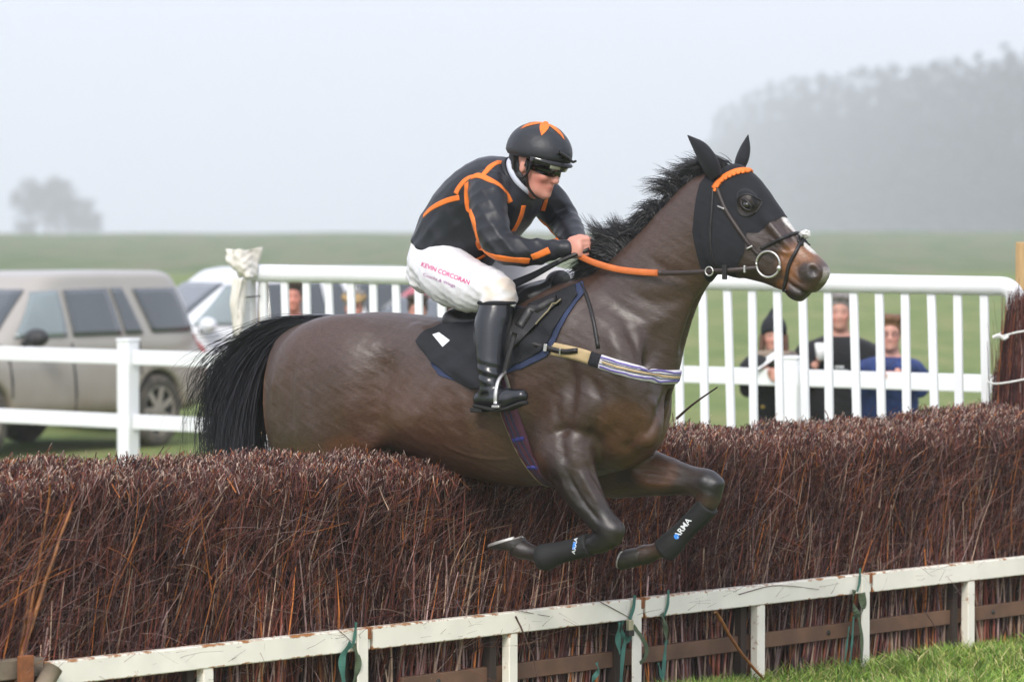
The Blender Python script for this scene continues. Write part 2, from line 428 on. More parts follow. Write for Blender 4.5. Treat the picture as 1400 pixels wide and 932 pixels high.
PAL = np.array([[.120, .033, .022], [.072, .023, .018], [.175, .088, .078], [.260, .170, .155], [.310, .105, .028], [.022, .009, .008], [.056, .022, .024], [.185, .058, .038], [.310, .210, .150]])
def pick(N, wts, jit=.25):
    wts = np.array(wts, float); k = RNG.choice(len(PAL), N, p=wts/wts.sum()); return PAL[k]*RNG.uniform(1-jit, 1+jit, (N, 1))
parts = []
def locks(s, z):
    """bundles and gaps put into the twig colour as lighter and darker zones"""
    n1 = np.sin(s*7.3+2*np.sin(z*6+s*2.1))*np.sin(z*5.1+s*3.7+1.); n2 = np.sin(s*17.9+z*4+3*np.sin(s*3.3)); return np.clip(1+.38*n1+.30*n2, .35, 1.8)[:, None]
def add(b, d, L_, r, c, ns, col, tip=None, taper=.35, ts=None): parts.append(twig_mesh(b, d, L_, r, c, ns, col, tip, taper=taper, ts=ts))
SL = S1-S0
# stems standing behind the guard rail
N = 2600; s = RNG.uniform(S0, S1, N); t = .062+np.abs(RNG.normal(0, .05, N)); ln = RNG.uniform(.42, .80, N)
lean = RNG.normal(.10, .09, N)+.08*np.sin(s*3.1)
add(fp(s, t, np.zeros(N)), FE*lean[:, None]+FN*RNG.normal(-.04, .03, N)[:, None]+UP, ln, RNG.uniform(.0035, .0105, N), RNG.normal(0, .06, N), 5, pick(N, [3, 2, 2, 2.2, 2.4, 3, 1.5, 2.5, 4.5], .35)*1.35*locks(s, np.zeros(N)))
# body of the packing
N = 13000; s = RNG.uniform(S0, S1, N); t = .095+np.abs(RNG.normal(0, .05, N)); z0 = RNG.uniform(.15, .97, N)
sw = .20*np.sin(s*1.9+1.3)+.14*np.sin(s*4.7+z0*3)           # the twigs sweep together in locks
ln = np.minimum(RNG.uniform(.18, .58, N), (top_z(t, s)+.01-z0)*1.02); ln = np.maximum(ln, .07)
add(fp(s, t, z0), FE*(RNG.normal(.20, .34, N)+sw)[:, None]+FN*RNG.normal(-.02, .12, N)[:, None]+UP, ln, RNG.uniform(.0012, .0046, N)**1.0*RNG.uniform(.5, 1, N), RNG.normal(0, .14, N), 4, pick(N, [4, 3, 2, 1.8, 1.0, 3.5, 3, 2.5, .7], .4)*locks(s, z0))
# fine spray, forked and crossing
N = 16000; s = RNG.uniform(S0, S1, N); t = .070+np.abs(RNG.normal(0, .04, N)); z0 = RNG.uniform(.26, 1.02, N)
sw = .35*np.sin(s*1.9+1.3+z0*2)
ln = np.minimum(RNG.uniform(.06, .26, N), np.maximum(top_z(t, s)-z0+.02, .05))
add(fp(s, t, z0), FE*(RNG.normal(.35, .95, N)+sw)[:, None]+FN*RNG.normal(.12, .36, N)[:, None]+UP*RNG.normal(.70, .45, N)[:, None], ln, RNG.uniform(.0008, .0019, N), RNG.normal(0, .30, N), 4, pick(N, [3, 2, 3.0, 2.6, .9, 1.6, 2, 2.8, 1.0], .4)*locks(s, z0))
# a few thicker, brighter rods
N = 420; s = RNG.uniform(S0, S1, N); t = .075+np.abs(RNG.normal(0, .02, N)); z0 = RNG.uniform(.2, .8, N); ln = np.minimum(RNG.uniform(.25, .6, N), top_z(t, s)-z0)
add(fp(s, t, z0), FE*RNG.normal(.22, .22, N)[:, None]+UP, ln, RNG.uniform(.0035, .0058, N), RNG.normal(0, .08, N), 5, pick(N, [2, 0, 1, 1, 4, 0, 0, 3, 2], .3))
# cut tips on the top: mostly bark, a pale dot where each was clipped
N = 21000; s = RNG.uniform(S0, S1, N); t = .06+.44*RNG.uniform(0, 1, N)**.9; ln = RNG.uniform(.03, .11, N)
lump = .014*np.sin(s*9.1)*np.sin(t*23+s*4)+.010*np.sin(s*21+t*31)
zt = top_z(t, s)+lump*.6+RNG.normal(0, .007, N)+np.where(RNG.uniform(size=N) < .012, RNG.uniform(.01, .05, N), 0); d = FE*RNG.normal(.15, .50, N)[:, None]+FN*RNG.normal(.25, .50, N)[:, None]+UP; d = unit(d)
colr = pick(N, [4, 3, 2.2, 1.4, 1.6, 2.6, 2.5, 3, .6], .45)*1.15; tip = np.where(RNG.uniform(size=(N, 1)) < .30, np.array([.56, .42, .33])*RNG.uniform(.4, 1.3, (N, 1)), colr)
top = fp(s, t, zt); add(top-d*ln[:, None], d, ln, RNG.uniform(.0010, .0029, N), RNG.normal(0, .10, N), 3, colr, tip, taper=.9, ts=[0, .55, .93, 1.0])
# the far side of the fence
N = 3500; s = RNG.uniform(S0, S1, N); t = .46+RNG.normal(0, .03, N); z0 = RNG.uniform(0, .75, N)
add(fp(s, t, z0), FE*RNG.normal(.1, .2, N)[:, None]-FN*RNG.normal(.02, .1, N)[:, None]+UP, np.minimum(RNG.uniform(.3, .6, N), 1.12-z0), RNG.uniform(.002, .005, N), RNG.normal(0, .1, N), 3, pick(N, [4, 3, 2, 2, 1, 3, 3, 2, 1]))
Vt, Qt, Ct, k = [], [], [], 0
for V_, Q_, C_ in parts: Vt.append(V_); Qt.append(Q_+k); Ct.append(C_); k += len(V_)
fence = thing('birch_fence', fp((S0+S1)/2, .28, 0), 'long steeplechase fence packed with clipped reddish brown birch twigs', 'fence')
M('birch', attr='Col', rough=.62, var=.25, scale=60, spec=.35)
tag(obj('birch_packing', np.concatenate(Vt), np.concatenate(Qt), MATS['birch'], fence, smooth=True, col=np.concatenate(Ct)), kind='stuff')
M('dark_core', (.010, .006, .005), rough=.95, var=.4, scale=30, bump=.5)  # near-black filler, shade deep between the twigs put into its colour
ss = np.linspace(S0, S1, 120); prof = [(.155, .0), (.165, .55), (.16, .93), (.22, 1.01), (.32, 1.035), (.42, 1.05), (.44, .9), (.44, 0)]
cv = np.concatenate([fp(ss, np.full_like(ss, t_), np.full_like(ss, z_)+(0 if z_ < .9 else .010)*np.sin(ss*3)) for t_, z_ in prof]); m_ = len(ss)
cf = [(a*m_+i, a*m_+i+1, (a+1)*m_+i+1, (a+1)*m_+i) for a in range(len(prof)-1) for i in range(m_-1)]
obj('dark_core', cv, cf, MATS['dark_core'], fence, smooth=False)
M('orange_bark', (.33, .125, .03), rough=.5, base2=(.20, .075, .025), var=.3, scale=30, bump=.2)
def stick(pix, r0, r1, t, name='birch_stick', parent=fence, mat='orange_bark', label=None):
    pts = crom([fpx(x, y, t) for x, y in pix], 12); pts[:, :2] += RNG.normal(0, .002, (12, 2))
    V, Fc = tube(pts, np.linspace(r0, r1, 12), 7); o = obj(name, V, Fc, MATS[mat], parent)
    if label: o['label'] = label
    return o
stick([(28, 898), (48, 838), (70, 770), (88, 720), (101, 684)], .0095, .0055, .055, label='long bright orange stick leaning out of the birch')
stick([(33, 890), (45, 820), (58, 740), (70, 660)], .008, .0045, .07)
stick([(24, 900), (34, 850), (40, 800)], .009, .006, .08)
loose = stick([(978, 836), (1003, 876), (1028, 910), (1047, 930)], .009, .006, -.04, 'fallen_stick', None, label='thick broken branch leaning against the white guard rail')
M('twig_bark', (.11, .055, .045), rough=.6, var=.3, scale=40)
tag(loose, None, 'branch')
tw = obj('stray_twig', *tube(crom([HP(925, 572, .62), HP(948, 552, .62), HP(981, 529, .62)], 8), np.linspace(.006, .003, 8), 6), MATS['twig_bark'], fence)
for pix, r in (([(705, 842), (722, 880), (738, 932)], .004), ([(1160, 858), (1172, 895), (1182, 922)], .0045), ([(1262, 830), (1285, 870), (1292, 905)], .003), ([(318, 820), (340, 848), (352, 870)], .0025), ([(560, 835), (660, 828), (750, 842)], .0022), ([(780, 800), (850, 838), (930, 880)], .0022), ([(1010, 812), (1060, 800), (1120, 805)], .0022), ([(420, 790), (455, 850), (485, 880)], .002)):
    stick(pix, r, r*.5, -.025, 'stray_twig', fence, 'twig_bark')

# ------------------------------------------------------------------ the white guard rail on the landing side
def paint_mat(name, white, rust):
    """white paint lifting off where the vertex attribute says it is worn"""
    m = M(name, white, rough=.45, var=.08, scale=14, bump=.05)
    t = m.node_tree; n = t.nodes; L = t.links; b = n['Principled BSDF']; src = b.inputs['Base Color'].links[0].from_socket
    tc = n.new('ShaderNodeTexCoord')
    a = n.new('ShaderNodeTexNoise'); a.inputs['Scale'].default_value = 34; a.inputs['Detail'].default_value = 10; a.inputs['Roughness'].default_value = .7; L.new(tc.outputs['Object'], a.inputs['Vector'])
    at = n.new('ShaderNodeAttribute'); at.attribute_name = 'Col'
    s_ = n.new('ShaderNodeMath'); s_.operation = 'ADD'; L.new(a.outputs['Fac'], s_.inputs[0]); L.new(at.outputs['Fac'], s_.inputs[1])
    rm = n.new('ShaderNodeMapRange'); rm.inputs['From Min'].default_value = .72; rm.inputs['From Max'].default_value = .86; L.new(s_.outputs[0], rm.inputs['Value'])
    mx = n.new('ShaderNodeMixRGB'); L.new(rm.outputs[0], mx.inputs['Fac']); L.new(src, mx.inputs['Color1']); mx.inputs['Color2'].default_value = (*rust, 1); L.new(mx.outputs[0], b.inputs['Base Color'])
    return m
def beam(c, ax, half, seed, n=70, wear=.55):
    """a square steel section along ax[0] with worn edges"""
    rn = np.random.default_rng(seed); L_, hn, hu = half; c = np.asarray(c, float); r_ = .004
    cs = [(hn, -hu+r_), (hn, -hu+.011), (hn, -hu*.3), (hn, hu*.3), (hn, hu-.014), (hn, hu-r_), (hn-r_, hu), (0, hu), (-hn+r_, hu), (-hn, hu-r_), (-hn, 0), (-hn, -hu+r_), (-hn+r_, -hu), (0, -hu), (hn-r_, -hu)]
    wr = np.array([1, .12, 0, 0, .10, 1, 1, .9, 1, 1, .2, 1, 1, .9, 1])*wear; V, C, Fc = [], [], []; k = len(cs)
    xs_ = np.linspace(-L_, L_, n); w1 = np.convolve(rn.normal(0, 1, n+20), np.ones(5)/5, 'same')[10:-10]; w2 = np.convolve(rn.normal(0, 1, n+20), np.ones(9)/9, 'same')[10:-10]
    for i, x in enumerate(xs_):
        e = .5*math.exp(-min(x+L_, L_-x)/.018)
        for j, (a, b) in enumerate(cs):
            V.append(c+ax[0]*x+ax[1]*a+ax[2]*b); C.append(np.clip(wr[j]*(.85+.75*(w1[i] if j < 8 else w2[i]))+e*.7, 0, 1)*.50)
    for i in range(n-1):
        for j in range(k): q_ = (j+1) % k; Fc.append((i*k+j, (i+1)*k+j, (i+1)*k+q_, i*k+q_))
    Fc += [tuple(range(k)), tuple((n-1)*k+j for j in range(k))[::-1]]
    return np.array(V), Fc, np.repeat(np.array(C)[:, None], 3, 1)
paint_mat('rusty_white', (.90, .85, .73), (.40, .17, .055))
M('rust', (.24, .085, .03), rough=.85, var=.35, scale=60, bump=.3)
M('timber', (.19, .10, .055), rough=.75, base2=(.12, .065, .04), var=.25, scale=8, stretch=(1, 1, 1), bump=.2)
M('dark_timber', (.035, .022, .016), rough=.85, var=.3, scale=12, bump=.3)
M('old_timber', (.24, .19, .13), rough=.85, base2=(.14, .11, .08), var=.2, scale=12, bump=.3)
M('iron', (.06, .055, .05), rough=.6, metallic=.6, var=.3, scale=40)
M('post_wood', (.50, .33, .15), rough=.7, base2=(.40, .25, .11), var=.15, scale=10, stretch=(6, 6, .7), bump=.15)
RZ, RH = .452, .088
ends = [fs(58), fs(502), fs(876), fs(1188), fs(1188)+ (fs(1188)-fs(876))]
mids = [[fs(280)], [fs(698)], [fs(1038)], [fs(1326)]]
glab = ['white guard rail section carrying the old timber stub at its end', 'white guard rail section under the folded hoof with the empty green strap at its joint',
        'white guard rail section with the broken branch leaning on it', 'white guard rail section standing in the longest grass']
for i in range(4):
    a, b = ends[i]+.008, ends[i+1]-.008
    g = thing('guard_rail', fp(np.array((a+b)/2), 0, 0), glab[i], 'rail', 'white guard rail sections along the fence')
    V, Fc, C_ = beam(fp(np.array((a+b)/2), .0, RZ-RH/2), (FE, FN, UP), ((b-a)/2, .022, RH/2), 40+i, 150)
    obj('top_rail', V, Fc, MATS['rusty_white'], g, smooth=False, col=C_)
    for s_, top_ in [(b-.045, RZ-.004)]+[(m_, RZ-RH-.001) for m_ in mids[i]]:
        wd = .030 if s_ == b-.045 else .026
        V, Fc, C_ = beam(fp(np.array(s_), .004 if s_ != b-.045 else -.026, top_/2-.03), (UP, FN, -FE), (top_/2+.03, .022 if s_ != b-.045 else .0045, wd), 60+int(s_*10), 50, .30)
        obj('post', V, Fc, MATS['rusty_white'], g, smooth=False, col=C_)
    V, Fc = box(fp(np.array(b-.010), -.0265, RZ-.022), (FE, FN, UP), (.011, .005, .022), .002)
    obj('joint_plate', V, Fc, MATS['rust'], g, smooth=False)
for s_ in (mids[1][0]-.075, mids[2][0]-.07, ends[2]-.11, mids[3][0]-.07, ends[1]-.10, mids[0][0]-.05):
    V, Fc = box(fp(np.array(s_), .05, .16), (FE, FN, UP), (.020, .025, .20), .004)
    obj('support_stake', V, Fc, MATS['dark_timber'], fence, smooth=False)
a, b = fs(560), fs(1460)
tb = thing('timber_rail', fp(np.array((a+b)/2), .045, 0), 'low brown timber rail running along the foot of the birch', 'rail')
V, Fc = box(fp(np.array((a+b)/2), .058, .195), (FE, FN, UP), ((b-a)/2, .016, .034), .004); obj('board', V, Fc, MATS['timber'], tb, smooth=False)
for s_ in np.arange(a+.2, b, 1.25):
    V, Fc = lathe(fp(np.array(s_), .041, .195), FN, [(0, .012), (.005, .011), (.007, .006), (.0072, .0001)], 10); obj('bolt', V, Fc, MATS['iron'], tb)
st = thing('timber_stub', fpx(60, 912, -.02), 'weathered timber offcuts lashed to the end of the guard rail', 'timber')
V, Fc = box(fpx(14, 914, .03), (FE, FN, UP), (.13, .03, .035), .004); obj('cross_piece', V, Fc, MATS['old_timber'], st, smooth=False)
ax = unit(fpx(76, 908, -.05)-fpx(52, 950, -.05)); V, Fc = tube([fpx(50, 953, -.05), fpx(62, 933, -.05), fpx(74, 912, -.05)], .034, 9, ref=FN); obj('round_offcut', V, Fc, MATS['old_timber'], st)
V, Fc = box(fpx(35, 922, -.03), (FE, FN, UP), (.030, .012, .07), .003); obj('rusty_bracket', V, Fc, MATS['rust'], st, smooth=False)

# ratchet straps
M('strap_green', (.055, .17, .13), rough=.7, var=.25, scale=40, bump=.2, bscale=300)
M('strap_olive', (.085, .115, .06), rough=.75, var=.25, scale=40, bump=.2, bscale=300)
M('zinc', (.55, .48, .33), rough=.4, metallic=.5, var=.2, scale=40)
def ribbon(pix, w, t0, dt=None, tw=0.0, th=.0016):
    """webbing hanging in front of the fence; pix = (x, y[, extra depth])"""
    pts = crom([np.r_[fpx(q[0], q[1], t0+(q[2] if len(q) > 2 else 0))] for q in pix], 18)
    T = unit(np.gradient(pts, axis=0)); V, Fc = [], []
    for i, p in enumerate(pts):
        a_ = tw*math.sin(i*.5); s_ = unit(np.cross(T[i], FN))*math.cos(a_)+FN*math.sin(a_); n_ = unit(np.cross(s_, T[i]))
        V += [p-s_*w/2-n_*th/2, p+s_*w/2-n_*th/2, p+s_*w/2+n_*th/2, p-s_*w/2+n_*th/2]
    for i in range(len(pts)-1):
        for q_ in range(4): Fc.append((i*4+q_, i*4+(q_+1) % 4, (i+1)*4+(q_+1) % 4, (i+1)*4+q_))
    Fc += [(3, 2, 1, 0), tuple(len(V)-4+i for i in range(4))]
    return np.array(V), Fc
def strap(px, py, dark, label, buckle, runs):
    s_ = thing('ratchet_strap', fpx(px, py, -.03), label, 'strap', 'green webbing straps on the guard rail')
    for pix, w_, m_, tw in runs:
        V, Fc = ribbon(pix, w_, -.032, tw=tw); obj('webbing', V, Fc, MATS[m_], s_, smooth=False)
    if buckle:
        V, Fc = box(fpx(buckle[0], buckle[1], -.05), (FE, FN, UP), (.014, .010, .022), .003); ob = obj('buckle', V, Fc, MATS['zinc'], s_, smooth=False)
        V, Fc = box(fpx(buckle[0], buckle[1]+11, -.048), (FE, FN, UP), (.017, .012, .012), .003); obj('ratchet_body', V, Fc, MATS['iron'], s_, smooth=False)
strap(860, 820, 0, 'green strap with brass buckle and curled loose end beside a white post', (861, 854),
      [([(868, 813), (866, 830), (861, 846)], .018, 'strap_green', .1), ([(848, 850), (845, 872), (848, 893)], .026, 'strap_green', .5), ([(858, 860), (852, 890), (849, 932)], .022, 'strap_green', .2),
       ([(866, 855), (876, 868), (884, 885), (882, 898), (875, 906)], .020, 'strap_olive', .3), ([(852, 848), (850, 862), (857, 876), (862, 866)], .020, 'strap_green', .8)])
strap(485, 850, 0, 'dark green strap hanging in a tangle by the joint under the hind end', None,
      [([(487, 850), (485, 868), (482, 885)], .014, 'strap_green', .2), ([(480, 878), (468, 900), (470, 932)], .030, 'strap_green', .4), ([(484, 880), (490, 905), (484, 932)], .026, 'strap_olive', .5)])
strap(910, 805, 0, 'mud stained green strap threaded down between white post and stakes', None,
      [([(914, 806), (913, 826), (908, 842)], .014, 'strap_green', .1), ([(905, 838), (910, 858), (911, 876)], .024, 'strap_olive', .5), ([(911, 874), (908, 905), (906, 936)], .020, 'strap_green', .3), ([(900, 905), (903, 918), (907, 934)], .014, 'strap_green', .6)])
strap(1172, 790, 0, 'faded green strap bundled into a wad above the grass', None,
      [([(1176, 776), (1175, 795), (1172, 808)], .014, 'strap_green', .1), ([(1168, 806), (1166, 824), (1174, 842), (1180, 830), (1178, 810)], .034, 'strap_olive', .8), ([(1174, 842), (1178, 870), (1178, 905)], .020, 'strap_olive', .2), ([(1167, 842), (1165, 875), (1162, 908)], .012, 'strap_green', .2), ([(1161, 856), (1158, 880), (1155, 906)], .010, 'strap_green', .4)])
strap(818, 905, 0, 'short teal strap end looped round the low brown rail', None, [([(816, 905), (818, 916), (812, 926), (808, 936)], .020, 'strap_green', .7)])

# ------------------------------------------------------------------ grass in front
N = 26000
s_ = RNG.uniform(fs(700), S1+.2, N); t_ = -RNG.uniform(-.10, 1.9, N)*RNG.uniform(.2, 1, N)
base = fp(s_, t_, np.zeros(N)); hgt = RNG.uniform(.035, .10, N)*(1+.5*np.sin(s_*3.3)*np.sin(t_*5))
lean = RNG.normal(0, .5, (N, 2)); wv = RNG.uniform(.002, .0042, N); an = RNG.uniform(0, math.pi, N)
wd = np.stack([np.cos(an), np.sin(an), 0*an], -1)*wv[:, None]
mid = base+np.c_[lean*hgt[:, None]*.35, hgt*.6]; tipp = base+np.c_[lean*hgt[:, None]*1.1, hgt*.95]
V = np.stack([base-wd, base+wd, mid+wd*.8, mid-wd*.8, tipp], 1).reshape(-1, 3); i5 = (np.arange(N)*5)[:, None]
FT = np.concatenate([i5+np.array([[0, 1, 2]]), i5+np.array([[0, 2, 3]]), i5+np.array([[3, 2, 4]])])
gc = np.array([[.17, .29, .04], [.25, .37, .06], [.10, .18, .03], [.42, .42, .12], [.52, .46, .22]])[RNG.choice(5, N, p=[.30, .26, .22, .14, .08])]*RNG.uniform(.75, 1.25, (N, 1))
M('grass_blade', attr='Col', rough=.55, var=.1, scale=10, spec=.3)
tag(obj('grass', V, FT, MATS['grass_blade'], smooth=False, col=np.repeat(gc, 5, 0)), 'rough green grass at the foot of the guard rail', 'grass', kind='stuff')

# ------------------------------------------------------------------ the white wing behind the fence
M('white_plastic', (.82, .83, .84), rough=.35, var=.05, scale=6, spec=.5)
M('white_weathered', (.78, .77, .73), rough=.6, var=.10, scale=14, bump=.15)
WL, WR = P(338, 373, 20.8), P(1385, 391.5, 18.7)
wing = thing('wing_railing', np.r_[(WL+WR)[:2]/2, 0], 'white tubular wing railing with upright pales behind the birch fence', 'railing')
wd_ = unit((WR-WL)*[1, 1, 0]); wn_ = np.array([wd_[1], -wd_[0], 0])
elb = [WL+(WR-WL)*t for t in np.linspace(0, .985, 12)]
elb += [WR+wd_*(.075*math.sin(a)-.06)-UP*.075*(1-math.cos(a)) for a in np.linspace(.15, math.pi/2, 7)]+[WR+wd_*.015-UP*z for z in (.12, .3, .8, 1.7)]
V, Fc = tube(np.array(elb), .049, 16, ref=wn_); obj('top_rail', V, Fc, MATS['white_plastic'], wing)
npal = 31
pal_b = lambda q: WL+(WR-WL)*q
for i in range(npal):
    q = lerp(.0225, .966, i/(npal-1)); top = pal_b(q)-UP*.03; bot = top-UP*1.28+wd_*(.030+.012*math.sin(i*2.3))
    V, Fc = box((top+bot)/2, (wd_, wn_, top-bot), (.0225, .012, np.linalg.norm(top-bot)/2), .004); obj('pale', V, Fc, MATS['white_plastic'], wing, smooth=False)
V, Fc = box((WL+WR)/2-UP*1.15-wn_*.02, (wd_, wn_, UP), (np.linalg.norm(WR-WL)/2, .015, .04), .005); obj('lower_rail', V, Fc, MATS['white_plastic'], wing, smooth=False)
V, Fc = box(WL-UP*.9+wd_*.015, (wd_, wn_, UP), (.028, .03, .87), .006); obj('end_post', V, Fc, MATS['white_plastic'], wing, smooth=False)
V, Fc = box(WL-UP*.9+wd_*.068-wn_*.06, (wd_, wn_, UP), (.022, .02, .87), .004); obj('wooden_post', V, Fc, MATS['post_wood'], wing, smooth=False)
V, Fc = tube([WL+wd_*.0+wn_*.055-UP*.14, WL+wd_*.05+wn_*.06-UP*.135, WL+wd_*.1-UP*.13], .004, 6); obj('wire_tie', V, Fc, MATS['iron'], wing)
# sacking tied over the end
def cloth(grid, th, seed, amp):
    """a crumpled sheet through a grid of points (rows x columns x 3)"""
    g = np.array(grid, float); rr = np.array([crom(g[:, j], 22) for j in range(g.shape[1])]).transpose(1, 0, 2)
    rr = np.array([crom(rr[i], 20) for i in range(22)]); rn = np.random.default_rng(seed)
    u, v = np.meshgrid(np.linspace(0, 1, 22), np.linspace(0, 1, 20), indexing='ij')
    nz = sum(math.pow(.62, k)*np.sin(u*rn.uniform(4, 9)*(k+1)+rn.uniform(0, 6)+2*np.sin(v*rn.uniform(3, 7)*(k+1)+rn.uniform(0, 6))) for k in range(4))*amp
    d1 = np.gradient(rr, axis=0); d2 = np.gradient(rr, axis=1); n_ = unit(np.cross(d1, d2)); rr = rr+n_*nz[..., None]
    V = np.concatenate([rr.reshape(-1, 3), (rr-n_*th).reshape(-1, 3)]); a, b = 22, 20; Fc = []
    for i in range(a-1):
        for j in range(b-1):
            q_ = i*b+j; Fc += [(q_, q_+1, q_+b+1, q_+b), (a*b+q_+b, a*b+q_+b+1, a*b+q_+1, a*b+q_)]
    for i in range(a-1): Fc += [(i*b, (i+1)*b, a*b+(i+1)*b, a*b+i*b), ((i+1)*b+b-1, i*b+b-1, a*b+i*b+b-1, a*b+(i+1)*b+b-1)]
    for j in range(b-1): Fc += [(j+1, j, a*b+j, a*b+j+1), ((a-1)*b+j, (a-1)*b+j+1, a*b+(a-1)*b+j+1, a*b+(a-1)*b+j)]
    return V, Fc
M('sacking', (.74, .71, .64), rough=.8, base2=(.66, .61, .52), var=.12, scale=9, bump=.25)
wy = 20.62
sack = thing('sack_cover', np.r_[P(330, 400, wy)[:2], 0], 'crumpled off white sacking tied over the end of the wing railing', 'sack')
V, Fc = cloth([[P(309, 340, wy+.12), P(330, 342, wy), P(357, 338, wy+.10)], [P(313, 360, wy+.10), P(330, 362, wy-.04), P(355, 359, wy+.08)], [P(325, 381, wy+.12), P(336, 380, wy-.02), P(352, 378, wy+.06)]], .006, 3, .010); obj('hood', V, Fc, MATS['sacking'], sack)
V, Fc = cloth([[P(320, 380, wy+.08), P(330, 381, wy-.01), P(338, 382, wy+.03)], [P(315, 412, wy+.1), P(325, 415, wy-.02), P(334, 415, wy+.04)], [P(318, 455, wy+.1), P(325, 460, wy-.02), P(332, 458, wy+.04)], [P(321, 500, wy+.1), P(327, 505, wy), P(331, 500, wy+.04)]], .006, 5, .009); obj('hanging_end', V, Fc, MATS['sacking'], sack)

# brush bundle lashed round the fence's end post
bx, by = 1402, 18.5
bb = P(bx, 480, by); bb[2] = 0
bun = thing('brush_bundle', bb, 'upright bundle of dark birch brush tied with white string at the fence end', 'bundle')
N = 3200; an = RNG.uniform(0, 2*math.pi, N); zb = RNG.uniform(.2, 1.35, N); hh = RNG.uniform(.25, .75, N)
hh = np.minimum(hh, 1.68+RNG.normal(0, .03, N)-zb); rz = lambda z_: .20-.17*np.clip(z_-.85, 0, 1)**1.15
rr = rz(zb)*np.sqrt(RNG.uniform(.55, 1.05, N)); slope = (rz(zb+hh)-rz(zb))/hh
b0 = bb+np.stack([rr*np.cos(an), rr*np.sin(an), zb], -1)
dv = np.stack([slope*np.cos(an), slope*np.sin(an), np.ones(N)], -1)+RNG.normal(0, .05, (N, 3))
V_, Q_, C_ = twig_mesh(b0, dv, hh, RNG.uniform(.0015, .0045, N), RNG.normal(0, .04, N), 4, pick(N, [5, 4, 1, .5, 1, 3, 2, 3, .2]))
tag(obj('brush', V_, Q_, MATS['birch'], bun, col=C_), kind='stuff')
V, Fc = tube([bb, bb+UP*.85, bb+UP*1.2, bb+UP*1.55], np.array([.13, .13, .09, .03]), 12); obj('inner_core', V, Fc, MATS['dark_core'], bun)
M('string', (.75, .74, .70), rough=.8, var=.1, scale=60)
for yz, rad in ((457, .150), (519, .190)):
    zc = P(1370, yz, by-.1)[2]; ring = [bb+np.array([rad*math.cos(a), rad*math.sin(a), zc+.02*math.sin(a*2+yz)]) for a in np.linspace(0, 2*math.pi, 30)]
    V, Fc = tube(ring, .0055, 6, ref=UP); obj('string_tie', V, Fc, MATS['string'], bun)
kn = P(1366, 461, by-.13); V, Fc = tube(crom([kn+np.array([-.03, 0, 0]), kn+np.array([0, -.015, .012]), kn+np.array([.02, -.01, -.008]), kn+np.array([.045, 0, .006])], 10), .009, 6); obj('knot', V, Fc, MATS['string'], bun)
pp = P(1402, 400, 19.6); V, Fc = box(np.r_[pp[:2], .97], (wd_, wn_, UP), (.045, .04, .98), .008)
tag(obj('wooden_stake', V, Fc, MATS['post_wood'], at=np.r_[pp[:2], 0], smooth=False), 'pale sawn wooden stake standing behind the brush bundle', 'post')

# ------------------------------------------------------------------ the two-rail crowd fence
CL, CR = P(175, 480, 27.6), P(1085, 512, 23.7); cl_, cr_ = np.r_[CL[:2], 0], np.r_[CR[:2], 0]
cd_ = unit(cr_-cl_); cn_ = np.array([cd_[1], -cd_[0], 0]); span = np.linalg.norm(cr_-cl_)/2
cf_ = thing('rail_fence', cl_, 'white two-rail fence that the spectators lean on', 'fence')
for k in range(-2, 5):
    c = cl_+cd_*span*k
    V, Fc = box(c+UP*.58, (cd_, cn_, UP), (.062, .062, .60), .012); po = obj('post', V, Fc, MATS['white_plastic'], cf_, smooth=False)
    V, Fc = box(c+UP*1.19, (cd_, cn_, UP), (.068, .068, .012), .01); obj('cap', V, Fc, MATS['white_plastic'], po, smooth=False)
    if k < 4:
        for zc in (1.06, .575):
            V, Fc = box(c+cd_*span/2+UP*zc, (cd_, cn_, UP), (span/2-.069, .024, .055), .008); obj('rail', V, Fc, MATS['white_plastic'], cf_, smooth=False)

# ------------------------------------------------------------------ trees in the mist
M('bare_bark', (.075, .062, .05), rough=.9, var=.3, scale=8)
def bare_tree(base, h, spread, seed, label, group=None, name='bare_tree'):
    rn = np.random.default_rng(seed); t = thing(name, base, label, 'tree', group); segs = []; tips = []
    def grow(p, d, L_, r, dep):
        q = p+d*L_; segs.append((p, q, r, r*.68, dep))
        if dep == 0: tips.append((q, d)); return
        for _ in range(rn.integers(2, 4) if dep > 1 else 3):
            nd = unit(d+rn.normal(0, .48, 3)*[spread, spread, .75]+[0, 0, .12]); grow(q, nd, L_*rn.uniform(.66, .86), r*.62, dep-1)
    b0_ = np.array(base, float); grow(b0_, unit(np.array([.02, .02, 1])), h*.19, h*.026, 6)
    for k in range(9): grow(b0_+UP*h*(.10+.035*k), unit(np.array([math.cos(k*2.4), math.sin(k*2.4), .55+.05*k])), h*.13, h*.012, 5)
    tr = [tube([a, b], np.array([ra, rb]), 6 if dep > 3 else 4, cap=False) for a, b, ra, rb, dep in segs if dep > 3]
    br = [tube([a, b], np.array([ra, rb]), 3, cap=False) for a, b, ra, rb, dep in segs if dep <= 3]
    V, Fc = join(tr); obj('trunk', V, Fc, MATS['bare_bark'], t)
    V, Fc = join(br); crown = obj('crown', V, Fc, MATS['bare_bark'], t)
    tp = np.array([x[0] for x in tips]); td = np.array([x[1] for x in tips]); k = 4; N = len(tp)*k
    V_, Q_, C_ = twig_mesh(np.repeat(tp, k, 0), np.repeat(td, k, 0)+rn.normal(0, .55, (N, 3)), rn.uniform(.04, .10, N)*h, np.full(N, h*.0022), rn.normal(0, .1, N), 2, np.tile([[.07, .06, .05]], (N, 1)))
    tag(obj('twigs', V_, Q_, MATS['bare_bark'], crown), kind='stuff')
def far(px, Y, dz=0): p = P(px, 318, Y); p[2] = float(ground_z(p[0], p[1]))+dz; return p
bare_tree(far(64, 1290), 29.5, 1.05, 4, 'tallest bare tree of the misty clump beyond the field')
